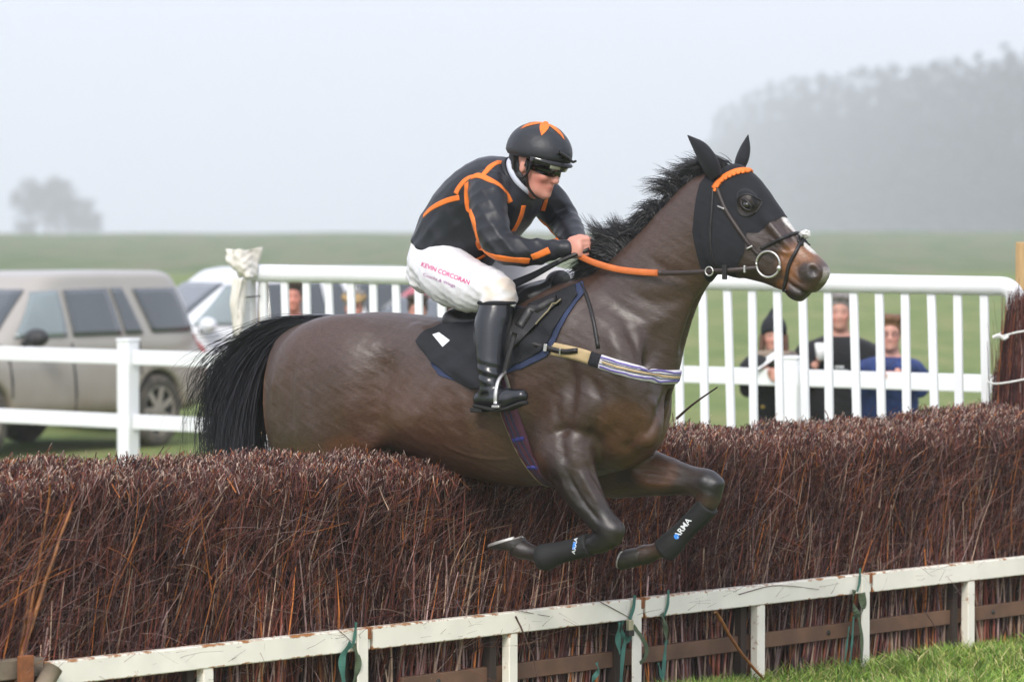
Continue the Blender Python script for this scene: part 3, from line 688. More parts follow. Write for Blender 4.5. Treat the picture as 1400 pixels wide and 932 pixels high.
bare_tree(far(98, 1310), 22.0, 1.0, 9, 'smaller bare tree beside the tallest one in the mist')
bare_tree(far(116, 1320), 15.0, 1.0, 12, 'low bush-like bare tree at the edge of the misty clump')
bare_tree(far(34, 1320), 11.0, 1.2, 15, 'faint low thicket tree on the open side of the misty clump')

# the wooded hill on the skyline, one grey mass in the mist; its left end lies farthest off
rn = np.random.default_rng(21); VV = []
def skyline(px): return np.interp(px, [930, 958, 975, 1000, 1040, 1090, 1160, 1230, 1300, 1360, 1420, 1500, 1700], [262, 190, 160, 138, 113, 99, 93, 84, 76, 66, 54, 42, 24])
def hill_Y(px): return np.interp(px, [940, 1000, 1100, 1250, 1420, 1700], [1900, 1680, 1340, 1080, 920, 820])
hv_, hf_ = [], []; cols_ = np.arange(975, 1780, 15); fr_h = np.linspace(-.10, 1, 9)
for px in cols_:
    Yb = hill_Y(px); zt_ = (318-skyline(px))/F*(Yb*1.14)+2-16
    for f_ in fr_h: q = P(px, 318, Yb*(1+.14*max(f_, -.02))); hv_.append(np.array([q[0], q[1], -2.5+max(0., f_)*max(zt_, 0)]))
m_ = len(fr_h); hf_ = [(a*m_+i, (a+1)*m_+i, (a+1)*m_+i+1, a*m_+i+1) for a in range(len(cols_)-1) for i in range(m_-1)]
M('dark_foliage', (.040, .044, .040), rough=.9, var=.4, scale=.2); M('hill_scrub', (.045, .050, .040), rough=.95, var=.3, scale=.05)
tag(obj('hill', np.array(hv_), hf_, MATS['hill_scrub']), kind='structure')
for f_ in (0.0, .16, .33, .5, .67, .84, 1.0):
    for px in np.arange(964+rn.uniform(0, 10), 1770, 16):
        px = px+rn.uniform(-6, 6); Yt = hill_Y(px)*(1+.14*f_); zt_ = max((318-skyline(px))/F*(hill_Y(px)*1.14)+2-16, 0)
        b_ = P(px, 318, Yt); b_[2] = -2.5+f_*zt_; hz = min(rn.uniform(15.5, 17.5), (318-skyline(px))/F*Yt+4.2-b_[2]); cw = hz*rn.uniform(.24, .32); n_ = 280
        if hz < 3: continue
        nb = 26; bt = rn.uniform(.06, 1, nb); ba = rn.uniform(0, 6.28, nb); br_ = cw*np.sqrt(np.clip(1.06-bt, .03, 1))*rn.uniform(.35, 1.1, nb)
        bc = np.stack([br_*np.cos(ba), br_*np.sin(ba), bt*hz], -1); c_ = b_+bc[rn.integers(0, nb, n_)]+rn.normal(0, cw*.18, (n_, 3))
        sz = rn.uniform(.35, 1.0, n_)[:, None, None]*rn.normal(0, 1, (n_, 3, 3)); VV.append((c_[:, None]+sz).reshape(-1, 3))
        V1, F1 = tube([b_, b_+UP*hz*.5, b_+UP*hz*.9], np.array([.4, .25, .06]), 4, cap=False)
        tri = np.array([t_ for f in F1 for t_ in ((f[0], f[1], f[2]), (f[0], f[2], f[3]))]); VV.append(V1[tri].reshape(-1, 3))
VV = np.concatenate(VV)
tag(obj('distant_wood', VV, np.arange(len(VV)).reshape(-1, 3), MATS['dark_foliage'], smooth=False), 'tall wood covering a hill and fading into the mist', 'wood', kind='stuff')

# the mist itself
hv, hf = box((0, 1200, 56.0), XYZ, (1100, 1240, 60.0))
hm = bpy.data.materials.new('haze'); hm.use_nodes = True; t_ = hm.node_tree; t_.nodes.clear()
pv = t_.nodes.new('ShaderNodeVolumePrincipled'); pv.inputs['Color'].default_value = (.955, .975, 1.0, 1); pv.inputs['Density'].default_value = .0008; pv.inputs['Anisotropy'].default_value = .10
oo = t_.nodes.new('ShaderNodeOutputMaterial'); t_.links.new(pv.outputs[0], oo.inputs['Volume'])
tag(obj('haze', hv, hf, hm, smooth=False), 'pale mist lying over the whole field', 'mist', kind='stuff')
# ================================================================== THE HORSE
HORSE_AT = HO.copy()
def pr(tx, ty, bx_, by_, hw, egg=0., pw=2., v=0.):
    a, b = HP(tx, ty, v), HP(bx_, by_, v); h = np.linalg.norm(a-b)/2
    return ((a+b)/2, unit(a-b), LF, h, h, hw, egg, pw)
def build_horse():
    h = .0066
    pa = [HP(300, 400, 0), HP(1150, 180, 0), HP(280, 840, 0), HP(1000, 800, 0)]
    cs = np.array(pa); lo = cs.min(0)-[.45, .55, .1]; hi = cs.max(0)+[.45, .55, .1]
    # work in the horse's own frame so that the grid is tight
    W = lambda p: loc(np.asarray(p))
    fl = Field((-1.15, -.48, .45), (1.85, .48, 2.45), h)
    def addl(st, k=.03, how='u', n=34, sub=6):
        V, Fc = loft(st, n, sub); fl.poly(W(V), Fc, k, how)
    def addlimb(pts, k=.03, pw=2.0):
        P3 = [HP(p[0], p[1], p[2]) for p in pts]; V, Fc = limb(P3, [(p[3], p[4]) for p in pts], LF, pw=pw); fl.poly(W(V), Fc, k)
    Wx = [np.array([1., 0, 0]), np.array([0, 1., 0]), np.array([0, 0, 1.])]
    def E(px, py, v, rad, rot=0., k=.03, how='u'):
        c, s = math.cos(R(rot)), math.sin(R(rot)); fl.ell(W(HP(px, py, v)), rad, (np.array([c, 0, s]), np.array([0, 1., 0]), np.array([-s, 0, c])), k, how)
    # trunk: rump, barrel, chest
    addl([pr(378, 478, 378, 600, .07), pr(390, 458, 392, 636, .155, .0, 2.2), pr(412, 444, 415, 648, .215, .05, 2.3), pr(450, 433, 452, 648, .262, .12, 2.3), pr(500, 427, 502, 632, .275, .15, 2.3),
          pr(540, 427, 542, 617, .265, .10, 2.2), pr(580, 431, 582, 628, .275, .05, 2.2), pr(620, 436, 622, 645, .295, .0, 2.2), pr(660, 436, 662, 656, .305, -.02, 2.2),
          pr(700, 424, 702, 664, .298, -.08, 2.2), pr(740, 403, 742, 664, .275, -.2, 2.2), pr(778, 386, 780, 658, .245, -.32, 2.1), pr(820, 385, 822, 650, .23, -.3, 2.1),
          pr(858, 405, 858, 640, .21, -.15, 2.2), pr(885, 450, 883, 622, .175, -.1, 2.2), pr(902, 500, 898, 600, .11)], .02)
    # neck
    addl([pr(760, 396, 880, 612, .19, -.25), pr(800, 380, 908, 575, .165, -.28), pr(835, 357, 922, 530, .135, -.25), pr(872, 322, 932, 485, .112, -.2), pr(908, 283, 946, 436, .098, -.15), pr(940, 250, 962, 398, .09, -.05), pr(965, 235, 985, 368, .085), pr(985, 235, 1002, 345, .07)], .035)
    # head
    addl([pr(978, 248, 968, 318, .055), pr(993, 228, 974, 345, .078, .12, 2.3), pr(1012, 226, 985, 366, .092, .18, 2.5), pr(1034, 243, 1003, 377, .098, .30, 2.6), pr(1052, 266, 1022, 381, .088, .30, 2.6), pr(1070, 292, 1042, 386, .072, .20, 2.5),
          pr(1087, 316, 1058, 392, .061, .08, 2.5), pr(1103, 334, 1073, 398, .056, .0, 2.4), pr(1117, 348, 1086, 405, .058, -.05, 2.5), pr(1126, 358, 1097, 406, .060, -.02, 2.6), pr(1131, 366, 1106, 404, .056, .0, 2.6), pr(1133, 376, 1116, 399, .034)], .025)
    E(1000, 330, -.055, (.10, .04, .115), -20, .03); E(1000, 330, .055, (.10, .04, .115), -20, .03)       # cheeks
    for s in (-1, 1):
        E(1022, 272, .082*s, (.045, .026, .032), -40, .02)                                              # brow bone
        E(1060, 315, .058*s, (.10, .018, .016), -48, .02)                                               # facial crest
        E(1110, 370, .046*s, (.036, .022, .034), -50, .018)                                              # nostril rim
        E(1112, 371, .066*s, (.030, .020, .019), -60, .005, 'c')                                        # nostril
        E(1085, 398, .030*s, (.05, .022, .020), -30, .015)
    E(1088, 403, 0, (.040, .034, .020), -25, .02)                                                        # chin
    E(1104, 398, 0, (.055, .09, .0045), -28, .006, 'c')                                                   # mouth line
    # forelegs
    for leg in ([(768, 560, -.12, .05, .03), (772, 592, -.145, .13, .065), (778, 630, -.165, .115, .085), (790, 660, -.165, .092, .070), (808, 690, -.16, .070, .056), (823, 711, -.155, .058, .050), (834, 726, -.15, .061, .052), (822, 740, -.15, .046, .044), (793, 748, -.15, .034, .033), (768, 755, -.15, .034, .032), (749, 760, -.15, .044, .038), (730, 756, -.15, .033, .032), (714, 751, -.15, .040, .042), (703, 747, -.15, .040, .043)],
                [(770, 612, .10, .05, .03), (805, 624, .12, .14, .07), (838, 640, .145, .125, .085), (880, 645, .15, .102, .074), (915, 651, .15, .078, .060), (945, 657, .15, .060, .052), (967, 663, .15, .064, .054), (968, 684, .15, .048, .044), (953, 704, .15, .035, .034), (932, 727, .15, .034, .033), (913, 745, .15, .045, .039), (897, 753, .15, .034, .033), (884, 757, .15, .041, .043), (874, 760, .15, .041, .044)]):
        addlimb(leg, .035)
    for x_, y_, v_, rd in ((843, 722, -.15, (.030, .040, .030)), (838, 736, -.15, (.028, .042, .026)), (746, 771, -.15, (.026, .032, .020)), (980, 662, .15, (.028, .042, .034)), (974, 678, .15, (.026, .042, .026)), (914, 756, .15, (.026, .032, .022)), (826, 716, -.112, (.020, .014, .018)), (962, 657, .112, (.02, .014, .018)), (956, 674, .15, (.026, .03, .022)), (820, 734, -.15, (.024, .034, .022))):
        E(x_, y_, v_, rd, -40, .014)
    # hind legs trail behind the fence
    for s, dx, dy in ((-1, 0, 0), (1, 26, -18)):
        addlimb([(440+dx, 480, .10*s, .05, .03), (440+dx, 520, .13*s, .15, .08), (450+dx, 580, .165*s, .16, .10), (446+dx, 640+dy*.4, .165*s, .115, .075), (424+dx, 690+dy, .16*s, .072, .052), (404+dx, 722+dy, .155*s, .062, .046), (386+dx, 752+dy, .155*s, .040, .036), (366+dx, 786+dy, .155*s, .036, .034), (354+dx, 806+dy, .155*s, .046, .040), (340+dx, 820+dy, .155*s, .034, .034), (330+dx, 828+dy, .155*s, .041, .042)], .05)
        E(392+dx, 712+dy, .155*s, (.035, .03, .045), 50, .03)
    # muscles
    E(835, 500, -.135, (.17, .085, .21), 28, .06); E(835, 500, .135, (.17, .085, .21), 28, .06)            # shoulder
    E(800, 560, -.17, (.15, .07, .10), 15, .05)
    for s in (-1, 1):
        E(880, 565, .080*s, (.075, .075, .14), 12, .06)                                                  # breast
        E(455, 500, .165*s, (.25, .095, .20), 10, .10)                                                    # croup
        E(395, 560, .105*s, (.09, .08, .20), 8, .05)                                                     # ham
        E(500, 575, .185*s, (.13, .075, .15), -35, .05)                                                  # thigh and stifle
        E(556, 500, .305*s, (.08, .022, .11), -20, .09, 'c')                                             # flank
        E(765, 592, .245*s, (.018, .03, .12), 12, .04, 'c')                                              # behind the shoulder
        E(900, 465, .125*s, (.022, .018, .15), -32, .05, 'c')                                            # groove of the neck
        E(797, 700, -.112 if s < 0 else .112, (.10, .010, .012), -55, .02, 'c')
    E(912, 570, 0, (.05, .016, .13), 8, .04, 'c')                                                        # between the breast muscles
    E(760, 640, -.10, (.06, .08, .05), 0, .04); E(768, 592, -.165, (.12, .055, .13), 20, .07); E(800, 610, .10, (.14, .07, .10), 20, .06)
    V, Q = fl.mesh(0.0, smooth=2)
    Vw = HO+V[:, :1]*HD+V[:, 1:2]*LF+V[:, 2:3]*UP
    v0 = Vw[Q[:, 0]]; nrm = np.cross(Vw[Q[:, 1]]-v0, Vw[Q[:, 2]]-v0)
    return V, Vw, Q
HL, HW, HQ = build_horse()
HB = bvh_of(HW, HQ)
def vnormals(V, Q):
    a = np.cross(V[Q[:, 2]]-V[Q[:, 0]], V[Q[:, 3]]-V[Q[:, 1]]); n_ = np.zeros_like(V)
    for i in range(4): np.add.at(n_, Q[:, i], a)
    return unit(n_)
HN = vnormals(HW, HQ); disp = np.zeros(len(HW))
def line_on(pix, wid, amp, both=True, n=110):
    """a ridge (amp > 0) or groove (amp < 0) running over the near side along photo pixels, mirrored on the far side"""
    c = crom(np.asarray(pix, float), n); L_ = []
    for x, y in c:
        p, _ = cast_px(HB, x, y)
        if p is not None: L_.append(p)
    if len(L_) < 3: return
    L_ = np.array(L_); sets = [L_]+([np.array([HO+q[0]*HD-q[1]*LF+q[2]*UP for q in loc(L_)])] if both else [])
    for A_ in sets:
        lo_, hi_ = A_.min(0)-3*wid, A_.max(0)+3*wid; k = np.where(((HW > lo_) & (HW < hi_)).all(1))[0]
        if not len(k): continue
        d2 = np.full(len(k), 9.); at = np.zeros(len(k))
        for i, p in enumerate(A_):
            d = ((HW[k]-p)**2).sum(1); m = d < d2; d2[m] = d[m]; at[m] = i/(len(A_)-1)
        fade = smooth01(np.minimum(at, 1-at)*3.2); disp[k] += amp*np.exp(-d2/(2*wid*wid))*fade
for pix, wid, amp in (
    ([(538, 462), (526, 500), (514, 545), (508, 590), (512, 640)], .048, -.036), ([(588, 470), (568, 505), (548, 545), (536, 585)], .024, -.006), ([(600, 480), (585, 515), (566, 560)], .022, .007),
    ([(478, 452), (470, 500), (474, 550), (486, 600)], .045, .008), ([(410, 462), (398, 510), (396, 560), (402, 604)], .022, -.010), ([(375, 500), (372, 550), (374, 600)], .020, .007), ([(430, 470), (425, 530), (432, 600)], .020, -.006),
    ([(560, 440), (575, 452), (592, 470)], .022, .012),
    ([(772, 470), (782, 520), (776, 570), (756, 610)], .022, -.014), ([(800, 500), (820, 548), (812, 590), (790, 612)], .018, -.010), ([(828, 430), (846, 490), (866, 545), (880, 580)], .024, .010), ([(848, 425), (872, 480), (884, 540)], .016, -.010),
    ([(742, 600), (772, 588), (806, 596), (832, 616)], .015, -.012), ([(740, 640), (756, 655), (772, 662)], .014, -.008),
    ([(868, 606), (888, 588), (904, 562), (912, 540)], .016, -.014), ([(884, 540), (898, 560), (902, 590)], .012, .008), ([(850, 620), (866, 600), (880, 570)], .014, -.010), ([(915, 520), (905, 548), (893, 575)], .012, -.010),
    ([(770, 632), (788, 668), (812, 704), (828, 720)], .009, -.009), ([(790, 636), (806, 668), (826, 700)], .010, .008), ([(800, 628), (820, 664), (838, 700)], .008, -.007), ([(760, 640), (778, 676), (804, 708)], .009, .006),
    ([(862, 640), (900, 644), (940, 652)], .008, -.006), ([(860, 656), (900, 662), (944, 664)], .008, .005),
    ([(926, 500), (938, 462), (952, 420), (966, 388)], .014, -.010), ([(852, 392), (884, 410), (918, 412), (948, 396)], .020, -.006), ([(842, 440), (880, 446), (922, 430)], .022, .006), ([(880, 350), (914, 372), (950, 380)], .022, -.006), ([(800, 420), (830, 450), (860, 500)], .026, .005),
    ([(600, 606), (640, 622), (684, 628), (720, 622)], .006, .003), ([(800, 566), (824, 576), (844, 592), (858, 612)], .005, .0025), ([(776, 640), (794, 674), (818, 706)], .0045, .004),
    ([(1046, 330), (1062, 342), (1078, 346), (1092, 342)], .005, .004), ([(1062, 342), (1068, 356), (1064, 372)], .0045, .0035), ([(1066, 300), (1080, 322), (1096, 342)], .007, -.004), ([(1050, 322), (1062, 334), (1080, 352)], .008, .006), ([(1078, 372), (1090, 384), (1104, 392)], .006, -.004), ([(1094, 356), (1090, 368), (1094, 382)], .006, -.004), ([(1072, 380), (1086, 392), (1102, 398)], .004, -.005),
    ([(610, 520), (618, 560), (628, 600)], .020, -.003), ([(642, 530), (650, 570), (658, 610)], .020, -.003), ([(626, 525), (636, 565), (644, 605)], .018, .003), ([(584, 520), (590, 560), (600, 600)], .018, -.003)):
    line_on(pix, wid, amp)
q_ = loc(HW); disp += .0007*np.sin(q_[:, 0]*41+np.sin(q_[:, 2]*37)*2)*np.sin(q_[:, 2]*29+q_[:, 0]*13)+.0004*np.sin(q_[:, 0]*97+q_[:, 2]*61+np.sin(q_[:, 2]*83)*2)
HW = HW+HN*disp[:, None]; HL = loc(HW); HB = bvh_of(HW, HQ)
# coat colours, in the horse's own frame
def L2(px, py): q = loc(HP(px, py, 0)); return q[0], q[2]
u, v, wz = HL[:, 0], HL[:, 1], HL[:, 2]
def blob(px, py, ru, rw, soft=.35):
    a, b = L2(px, py); d = np.sqrt(((u-a)/ru)**2+((wz-b)/rw)**2); return smooth01((1+soft-d)/(2*soft))[:, None]
bay = np.array([.054, .028, .018]); dark = np.array([.0075, .006, .0055]); tan = np.array([.20, .082, .030]); red = np.array([.115, .046, .019])
hc = np.tile(bay, (len(HL), 1)); nzv = (.5+.5*np.sin(u*9+np.sin(wz*13)*1.5+v*7))[:, None]*.12+.94; hc *= nzv
def paint(mask, c): global hc; hc = hc*(1-mask)+c*mask
paint(blob(372, 560, .085, .34)*.85, tan); paint(blob(520, 612, .10, .06)*.8, red); paint(blob(885, 590, .11, .13)*.7, red); paint(blob(770, 640, .08, .07)*.6, red)
paint(blob(500, 640, .5, .10)*.3, red); paint(blob(590, 560, .25, .16, .9)*.35, red); paint(blob(440, 480, .18, .12, .9)*.25, red*.8); paint(blob(700, 560, .2, .2, .9)*.18, red); paint(blob(900, 470, .2, .25, .9)*.25, dark*2); paint(blob(860, 560, .25, .5)*.15, dark)
legs = smooth01((L2(0, 700)[1]-wz)/.10)[:, None]; paint(legs*(u[:, None] > .1), dark); paint((blob(800, 680, .16, .17)*(v[:, None] < -.03))*.62, dark); paint((blob(900, 650, .24, .09)*(v[:, None] > .04))*.6, dark)
rf = blob(800, 670, .10, .10)*.65*(v[:, None] < -.05); paint(rf*.5, dark); paint(blob(880, 650, .09, .06)*.75, red)
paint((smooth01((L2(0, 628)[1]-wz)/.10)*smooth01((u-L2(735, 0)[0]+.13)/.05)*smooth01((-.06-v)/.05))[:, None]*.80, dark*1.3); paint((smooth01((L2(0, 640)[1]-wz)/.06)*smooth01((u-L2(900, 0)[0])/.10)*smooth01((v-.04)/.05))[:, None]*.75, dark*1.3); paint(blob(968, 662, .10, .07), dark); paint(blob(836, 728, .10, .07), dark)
paint(smooth01((L2(400, 655)[1]-wz)/.1)[:, None]*(u[:, None] < -.2), dark)
# head: darker mask, tan muzzle, shade of the nostril hollow painted dark, white blaze
paint(blob(1040, 330, .16, .18)*.45, dark*2.2); paint(blob(1098, 358, .075, .070)*.85, tan*1.15); paint(blob(1112, 372, .045, .040, .4)*.9, dark*1.6); paint(blob(1090, 402, .07, .022)*.8, dark*1.5); paint(blob(1076, 392, .03, .03)*.6, tan)
hx, hz = L2(1073, 290); hx2, hz2 = L2(1112, 345); tt = ((u-hx)*(hx2-hx)+(wz-hz)*(hz2-hz))/((hx2-hx)**2+(hz2-hz)**2); lx, lz = hx+(hx2-hx)*tt, hz+(hz2-hz)*tt
dd = np.sqrt((u-lx)**2+(wz-lz)**2); bl = (smooth01((.045-dd)/.02)*smooth01((.022+.006*np.sin(tt*9)-np.abs(v))/.010)*smooth01((tt+.25)/.1)*smooth01((1.12-tt)/.15))[:, None]; paint(bl, np.array([.62, .58, .53]))
paint(blob(1131, 376, .030, .028, .5)*.55*(np.abs(v)[:, None] < .03), np.array([.55, .50, .46]))
horse = thing('horse', HORSE_AT, 'dark bay racehorse in black ear hood jumping over the birch fence', 'horse')
def coat_mat():
    m = M('coat', attr='Col', rough=.44, rvar=.07, var=.30, scale=7, noise2=150, bump=.13, bscale=150, spec=.68, sheen=.0, stretch=(.45, .6, 1.))
    return m
coat_mat()
hbody = obj('body', HW, HQ, MATS['coat'], horse, col=hc)
M('black_hair', (.0065, .006, .008), rough=.30, var=.4, scale=60, spec=.7)
M('hoof', (.020, .017, .015), rough=.5, base2=(.040, .034, .028), var=.3, scale=30, bump=.2)
M('steel', (.62, .60, .56), rough=.28, metallic=.9, var=.1, scale=40)
M('shoe_metal', (.60, .57, .53), rough=.4, metallic=.6, var=.2, scale=40)
M('black_knit', (.006, .0065, .010), rough=.85, var=.2, scale=80, bump=.25, bscale=500, sheen=.05)
M('black_leather', (.011, .009, .0085), rough=.42, var=.3, scale=50, bump=.15, bscale=200)
M('brown_leather', (.028, .017, .014), rough=.45, var=.3, scale=50, bump=.15, bscale=200)
M('orange_cloth', (.80, .185, .022), rough=.65, var=.12, scale=30, bump=.15, bscale=200)
M('orange_rubber', (.62, .155, .035), rough=.6, var=.18, scale=40, bump=.4, bscale=260)
M('eye_dark', (.012, .008, .006), rough=.06, var=0, spec=.8, coat=.6)
M('navy_web', (.030, .038, .085), rough=.7, var=.2, scale=60, bump=.2, bscale=300)
M('tan_web', (.46, .34, .18), rough=.75, var=.2, scale=60, bump=.2, bscale=300)
M('pale_web', (.66, .64, .66), rough=.7, var=.12, scale=60, bump=.2, bscale=300)
M('purple_web', (.15, .12, .35), rough=.7, var=.15, scale=60, bump=.2, bscale=300)
M('plum_web', (.10, .032, .055), rough=.7, var=.2, scale=60, bump=.2, bscale=300)
M('blue_web', (.05, .05, .26), rough=.7, var=.15, scale=60, bump=.2, bscale=300)
M('boot_neoprene', (.011, .011, .011), rough=.75, var=.25, scale=40, bump=.2, bscale=250)
M('print_blue', (.04, .25, .75), rough=.5, var=.1, scale=40)
M('print_white', (.75, .78, .80), rough=.5, var=.08, scale=40)

# hooves with shoes: a cone from the coronet to the ground surface
def hoof(c0, toe, heel, v):
    a = HP(c0[0], c0[1], v); t_, h_ = HP(*toe, v), HP(*heel, v); sc = (t_+h_)/2; fw = unit(t_-h_); rl = np.linalg.norm(t_-h_)/2
    ax = unit(sc-a); up_ = unit(np.cross(LF, fw)); up_ = up_ if np.dot(up_, ax) > 0 else -up_
    st = [(a-ax*.012, fw, LF, .034, .034, .036, 0, 2.), (a+ax*.004, fw, LF, .043, .040, .046, 0, 2.), (lerp(a, sc, .5), fw, LF, lerp(.043, rl, .5), lerp(.041, rl, .5), .052, 0, 2.1), (sc, fw, LF, rl, rl, .058, 0, 2.2)]
    V, Fc = loft(st, 26, 5); ho = obj('hoof', V, Fc, MATS['hoof'], horse)
    ring = [sc+up_*.004+fw*rl*.90*math.cos(q)+LF*.050*math.sin(q) for q in np.linspace(-2.5, 2.5, 24)]
    V, Fc = tube(ring, .0045, 8, ref=up_, r2=np.full(24, .0085)); obj('shoe', V, Fc, MATS['shoe_metal'], ho)
hoof((708, 749), (668, 749), (716, 734), -.15)
hoof((879, 759), (851, 779), (858, 750), .15)
hoof((326, 832), (292, 838), (318, 866), -.155); hoof((352, 814), (318, 820), (344, 848), .155)

# tendon boots
def leg_boot(path, rad, lettering, label=None):
    P3 = [HP(p[0], p[1], p[2]) for p in path]; V, Fc = limb(P3, [(r_, r_*.95) for r_ in rad], LF, 22, 6); b_ = obj('leg_boot', V, Fc, MATS['boot_neoprene'], horse)
    return b_, bvh_of(V, Fc)
bootR, bbR = leg_boot([(806, 744, -.15), (795, 747.5, -.15), (778, 752, -.15), (762, 756, -.15), (746, 761, -.15), (738, 762, -.15)], [.047, .044, .043, .045, .055, .049], 0)
bootL, bbL = leg_boot([(968, 690, .15), (959, 701, .15), (946, 714, .15), (932, 728, .15), (920, 741, .15), (908, 752, .15)], [.048, .046, .043, .043, .050, .052], 0)
def text_on(bvh, txt, p0, p1, size, mat, name, parent, lift=.0012, dz=0.0, bold=.0, track=1.0):
    """flat lettering laid on a surface, running from pixel p0 towards p1"""
    cu = bpy.data.curves.new('t', 'FONT'); cu.body = txt; cu.size = 1.0; cu.offset = bold; cu.space_character = track; o = bpy.data.objects.new('t', cu); COL.objects.link(o)
    dg = bpy.context.evaluated_depsgraph_get(); me = bpy.data.meshes.new_from_object(o.evaluated_get(dg)); bm = bmesh.new(); bm.from_mesh(me)
    bmesh.ops.triangulate(bm, faces=bm.faces[:]); bmesh.ops.subdivide_edges(bm, edges=[e for e in bm.edges if e.calc_length() > .35], cuts=1)
    bmesh.ops.triangulate(bm, faces=bm.faces[:])
    bm.verts.ensure_lookup_table(); X = np.array([v_.co[:] for v_ in bm.verts]); Fc = [tuple(v_.index for v_ in f.verts) for f in bm.faces]; bm.free()
    bpy.data.objects.remove(o); bpy.data.curves.remove(cu); bpy.data.meshes.remove(me)
    wdt = X[:, 0].max(); p0 = np.array(p0, float); p1 = np.array(p1, float); e = (p1-p0); up_ = np.array([e[1], -e[0]])/np.linalg.norm(e)
    V = []
    for x, y, _ in X:
        q = p0+e*(x/wdt)+up_*(y*size); c, n_ = cast_px(bvh, q[0], q[1])
        if c is None: c = np.array(bvh.find_nearest(Vector(V[-1] if V else P(q[0], q[1], 14.8)))[0]); n_ = np.array([0, -1., 0])
        V.append(c-unit(ray(q[0], q[1]))*.0+unit(n_)*lift if np.dot(n_, ray(q[0], q[1])) < 0 else c-unit(n_)*lift)
    return obj(name, np.array(V), Fc, mat, parent, smooth=False)
text_on(bbL, 'ARMA', (927, 736), (946, 711), 11, MATS['print_white'], 'lettering', bootL, bold=.02)
text_on(bbR, 'ARMA', (786, 757), (790, 735), 6.5, MATS['print_white'], 'lettering', bootR, bold=.02)
def disc_px(bvh, px, py, r, mat, name, parent):
    c, n_ = cast_px(bvh, px, py); n_ = unit(n_); a_ = unit(np.cross(n_, UP)); b_ = np.cross(n_, a_); V = [c+n_*.0016]; k = 14
    for j in range(k):
        t_ = 2*math.pi*j/k; q = c+(a_*math.cos(t_)+b_*math.sin(t_))*r; f_ = bvh.find_nearest(Vector(q)); V.append(np.array(f_[0])+np.array(f_[1])*.0014)
    return obj(name, np.array(V), [(0, 1+j, 1+(j+1) % k) for j in range(k)], mat, parent, smooth=False)
disc_px(bbL, 925, 733, .011, MATS['print_blue'], 'logo_disc', bootL)
V, Fc = strip_on(bbR, [HP(783, y_, -.2) for y_ in (739, 745, 751)], .014, .0008, .0008); obj('logo_band', V, Fc, MATS['print_blue'], bootR, smooth=False)
for bo, bvhh, pts_ in ((bootR, bbR, ((770, 753), (782, 751), (797, 747))), (bootL, bbL, ((925, 735), (953, 708)))):
    for (x_, y_) in pts_[:1]:
        pass

# ------------------------------------------------------------------ head: eye, hood, ears
EYE = cast_px(HB, 1021, 280)[0]
for s in (-1, 1):
    q = loc(EYE); c = HO+q[0]*HD+abs(q[1])*s*LF+q[2]*UP
    V, Fc = ellipsoid_mesh(c-LF*s*.009, (.023, .022, .018), nu=20, nv=14); e_ = obj('eye', V, Fc, MATS['eye_dark'], horse)
    fw = unit(HP(1034, 296, 0)-HP(1008, 268, 0)); nn = np.cross(fw, LF)
    for sg, r_, lift in ((1, .0048, .015), (-1, .0036, -.013)):
        arc = [c+fw*.026*math.cos(t_)+nn*sg*(lift*sg)*math.sin(t_)*(-1 if np.dot(nn, UP) < 0 else 1)+LF*s*(.004+.007*math.sin(t_)) for t_ in np.linspace(0, math.pi, 12)]
        V, Fc = tube(arc, r_, 8, ref=LF); obj('eyelid', V, Fc, MATS['black_leather'], e_)
def hood_shell(polys, lift=.0035, vref=0.0, two=False):
    """part of the head's surface, cut out in side view and raised off the skin"""
    n_ = np.zeros_like(HW); a = np.cross(HW[HQ[:, 2]]-HW[HQ[:, 0]], HW[HQ[:, 3]]-HW[HQ[:, 1]])
    for i in range(4): np.add.at(n_, HQ[:, i], a)
    n_ = unit(n_)
    cen = HL[HQ].mean(1); pl = np.array([loc(HP(*p, vref))[[0, 2]] for p in polys]); lo_, hi_ = pl.min(0), pl.max(0)
    sel = np.where((cen[:, 0] > lo_[0]-.02) & (cen[:, 0] < hi_[0]+.02) & (cen[:, 2] > lo_[1]-.02) & (cen[:, 2] < hi_[1]+.02))[0]
    vid = np.unique(HQ[sel]); mp = -np.ones(len(HW), int); mp[vid] = np.arange(len(vid))
    bm = bmesh.new(); vs = [bm.verts.new(Vector(HW[i]+n_[i]*lift)) for i in vid]
    for f in HQ[sel]: bm.faces.new([vs[mp[i]] for i in f])
    m = len(polys); cc = np.mean([HP(*p, vref) for p in polys], 0)
    for i in range(m):
        a_, b_ = HP(*polys[i], vref), HP(*polys[(i+1) % m], vref); no = np.cross(b_-a_, LF); no = no if np.dot(no, cc-a_) < 0 else -no
        bmesh.ops.bisect_plane(bm, geom=bm.verts[:]+bm.edges[:]+bm.faces[:], plane_co=Vector(a_), plane_no=Vector(no), clear_outer=True)
    bmesh.ops.remove_doubles(bm, verts=bm.verts[:], dist=.0008)
    bm.verts.ensure_lookup_table(); bm.verts.index_update()
    V = np.array([v_.co[:] for v_ in bm.verts]); Fc = [tuple(x.index for x in f.verts) for f in bm.faces]; bm.free(); return V, Fc
hp1 = hood_shell([(966, 252), (985, 212), (1040, 208), (1082, 288), (1049, 318), (962, 318)]); hp2 = hood_shell([(962, 318), (1049, 318), (1034, 345), (1030, 392), (972, 392)])
V, Fc = join([hp1, hp2]); hood = obj('ear_hood', V, Fc, MATS['black_knit'], horse); hood['label'] = 'black knitted ear hood with round eye openings'
fw_ = unit(HP(1034, 296, 0)-HP(1008, 268, 0)); up_ = unit(np.cross(fw_, LF)); up_ = up_ if up_[2] > 0 else -up_; el = loc(EYE)
M('bare_skin', (.026, .018, .015), rough=.42, var=.25, scale=60, bump=.25, bscale=160)
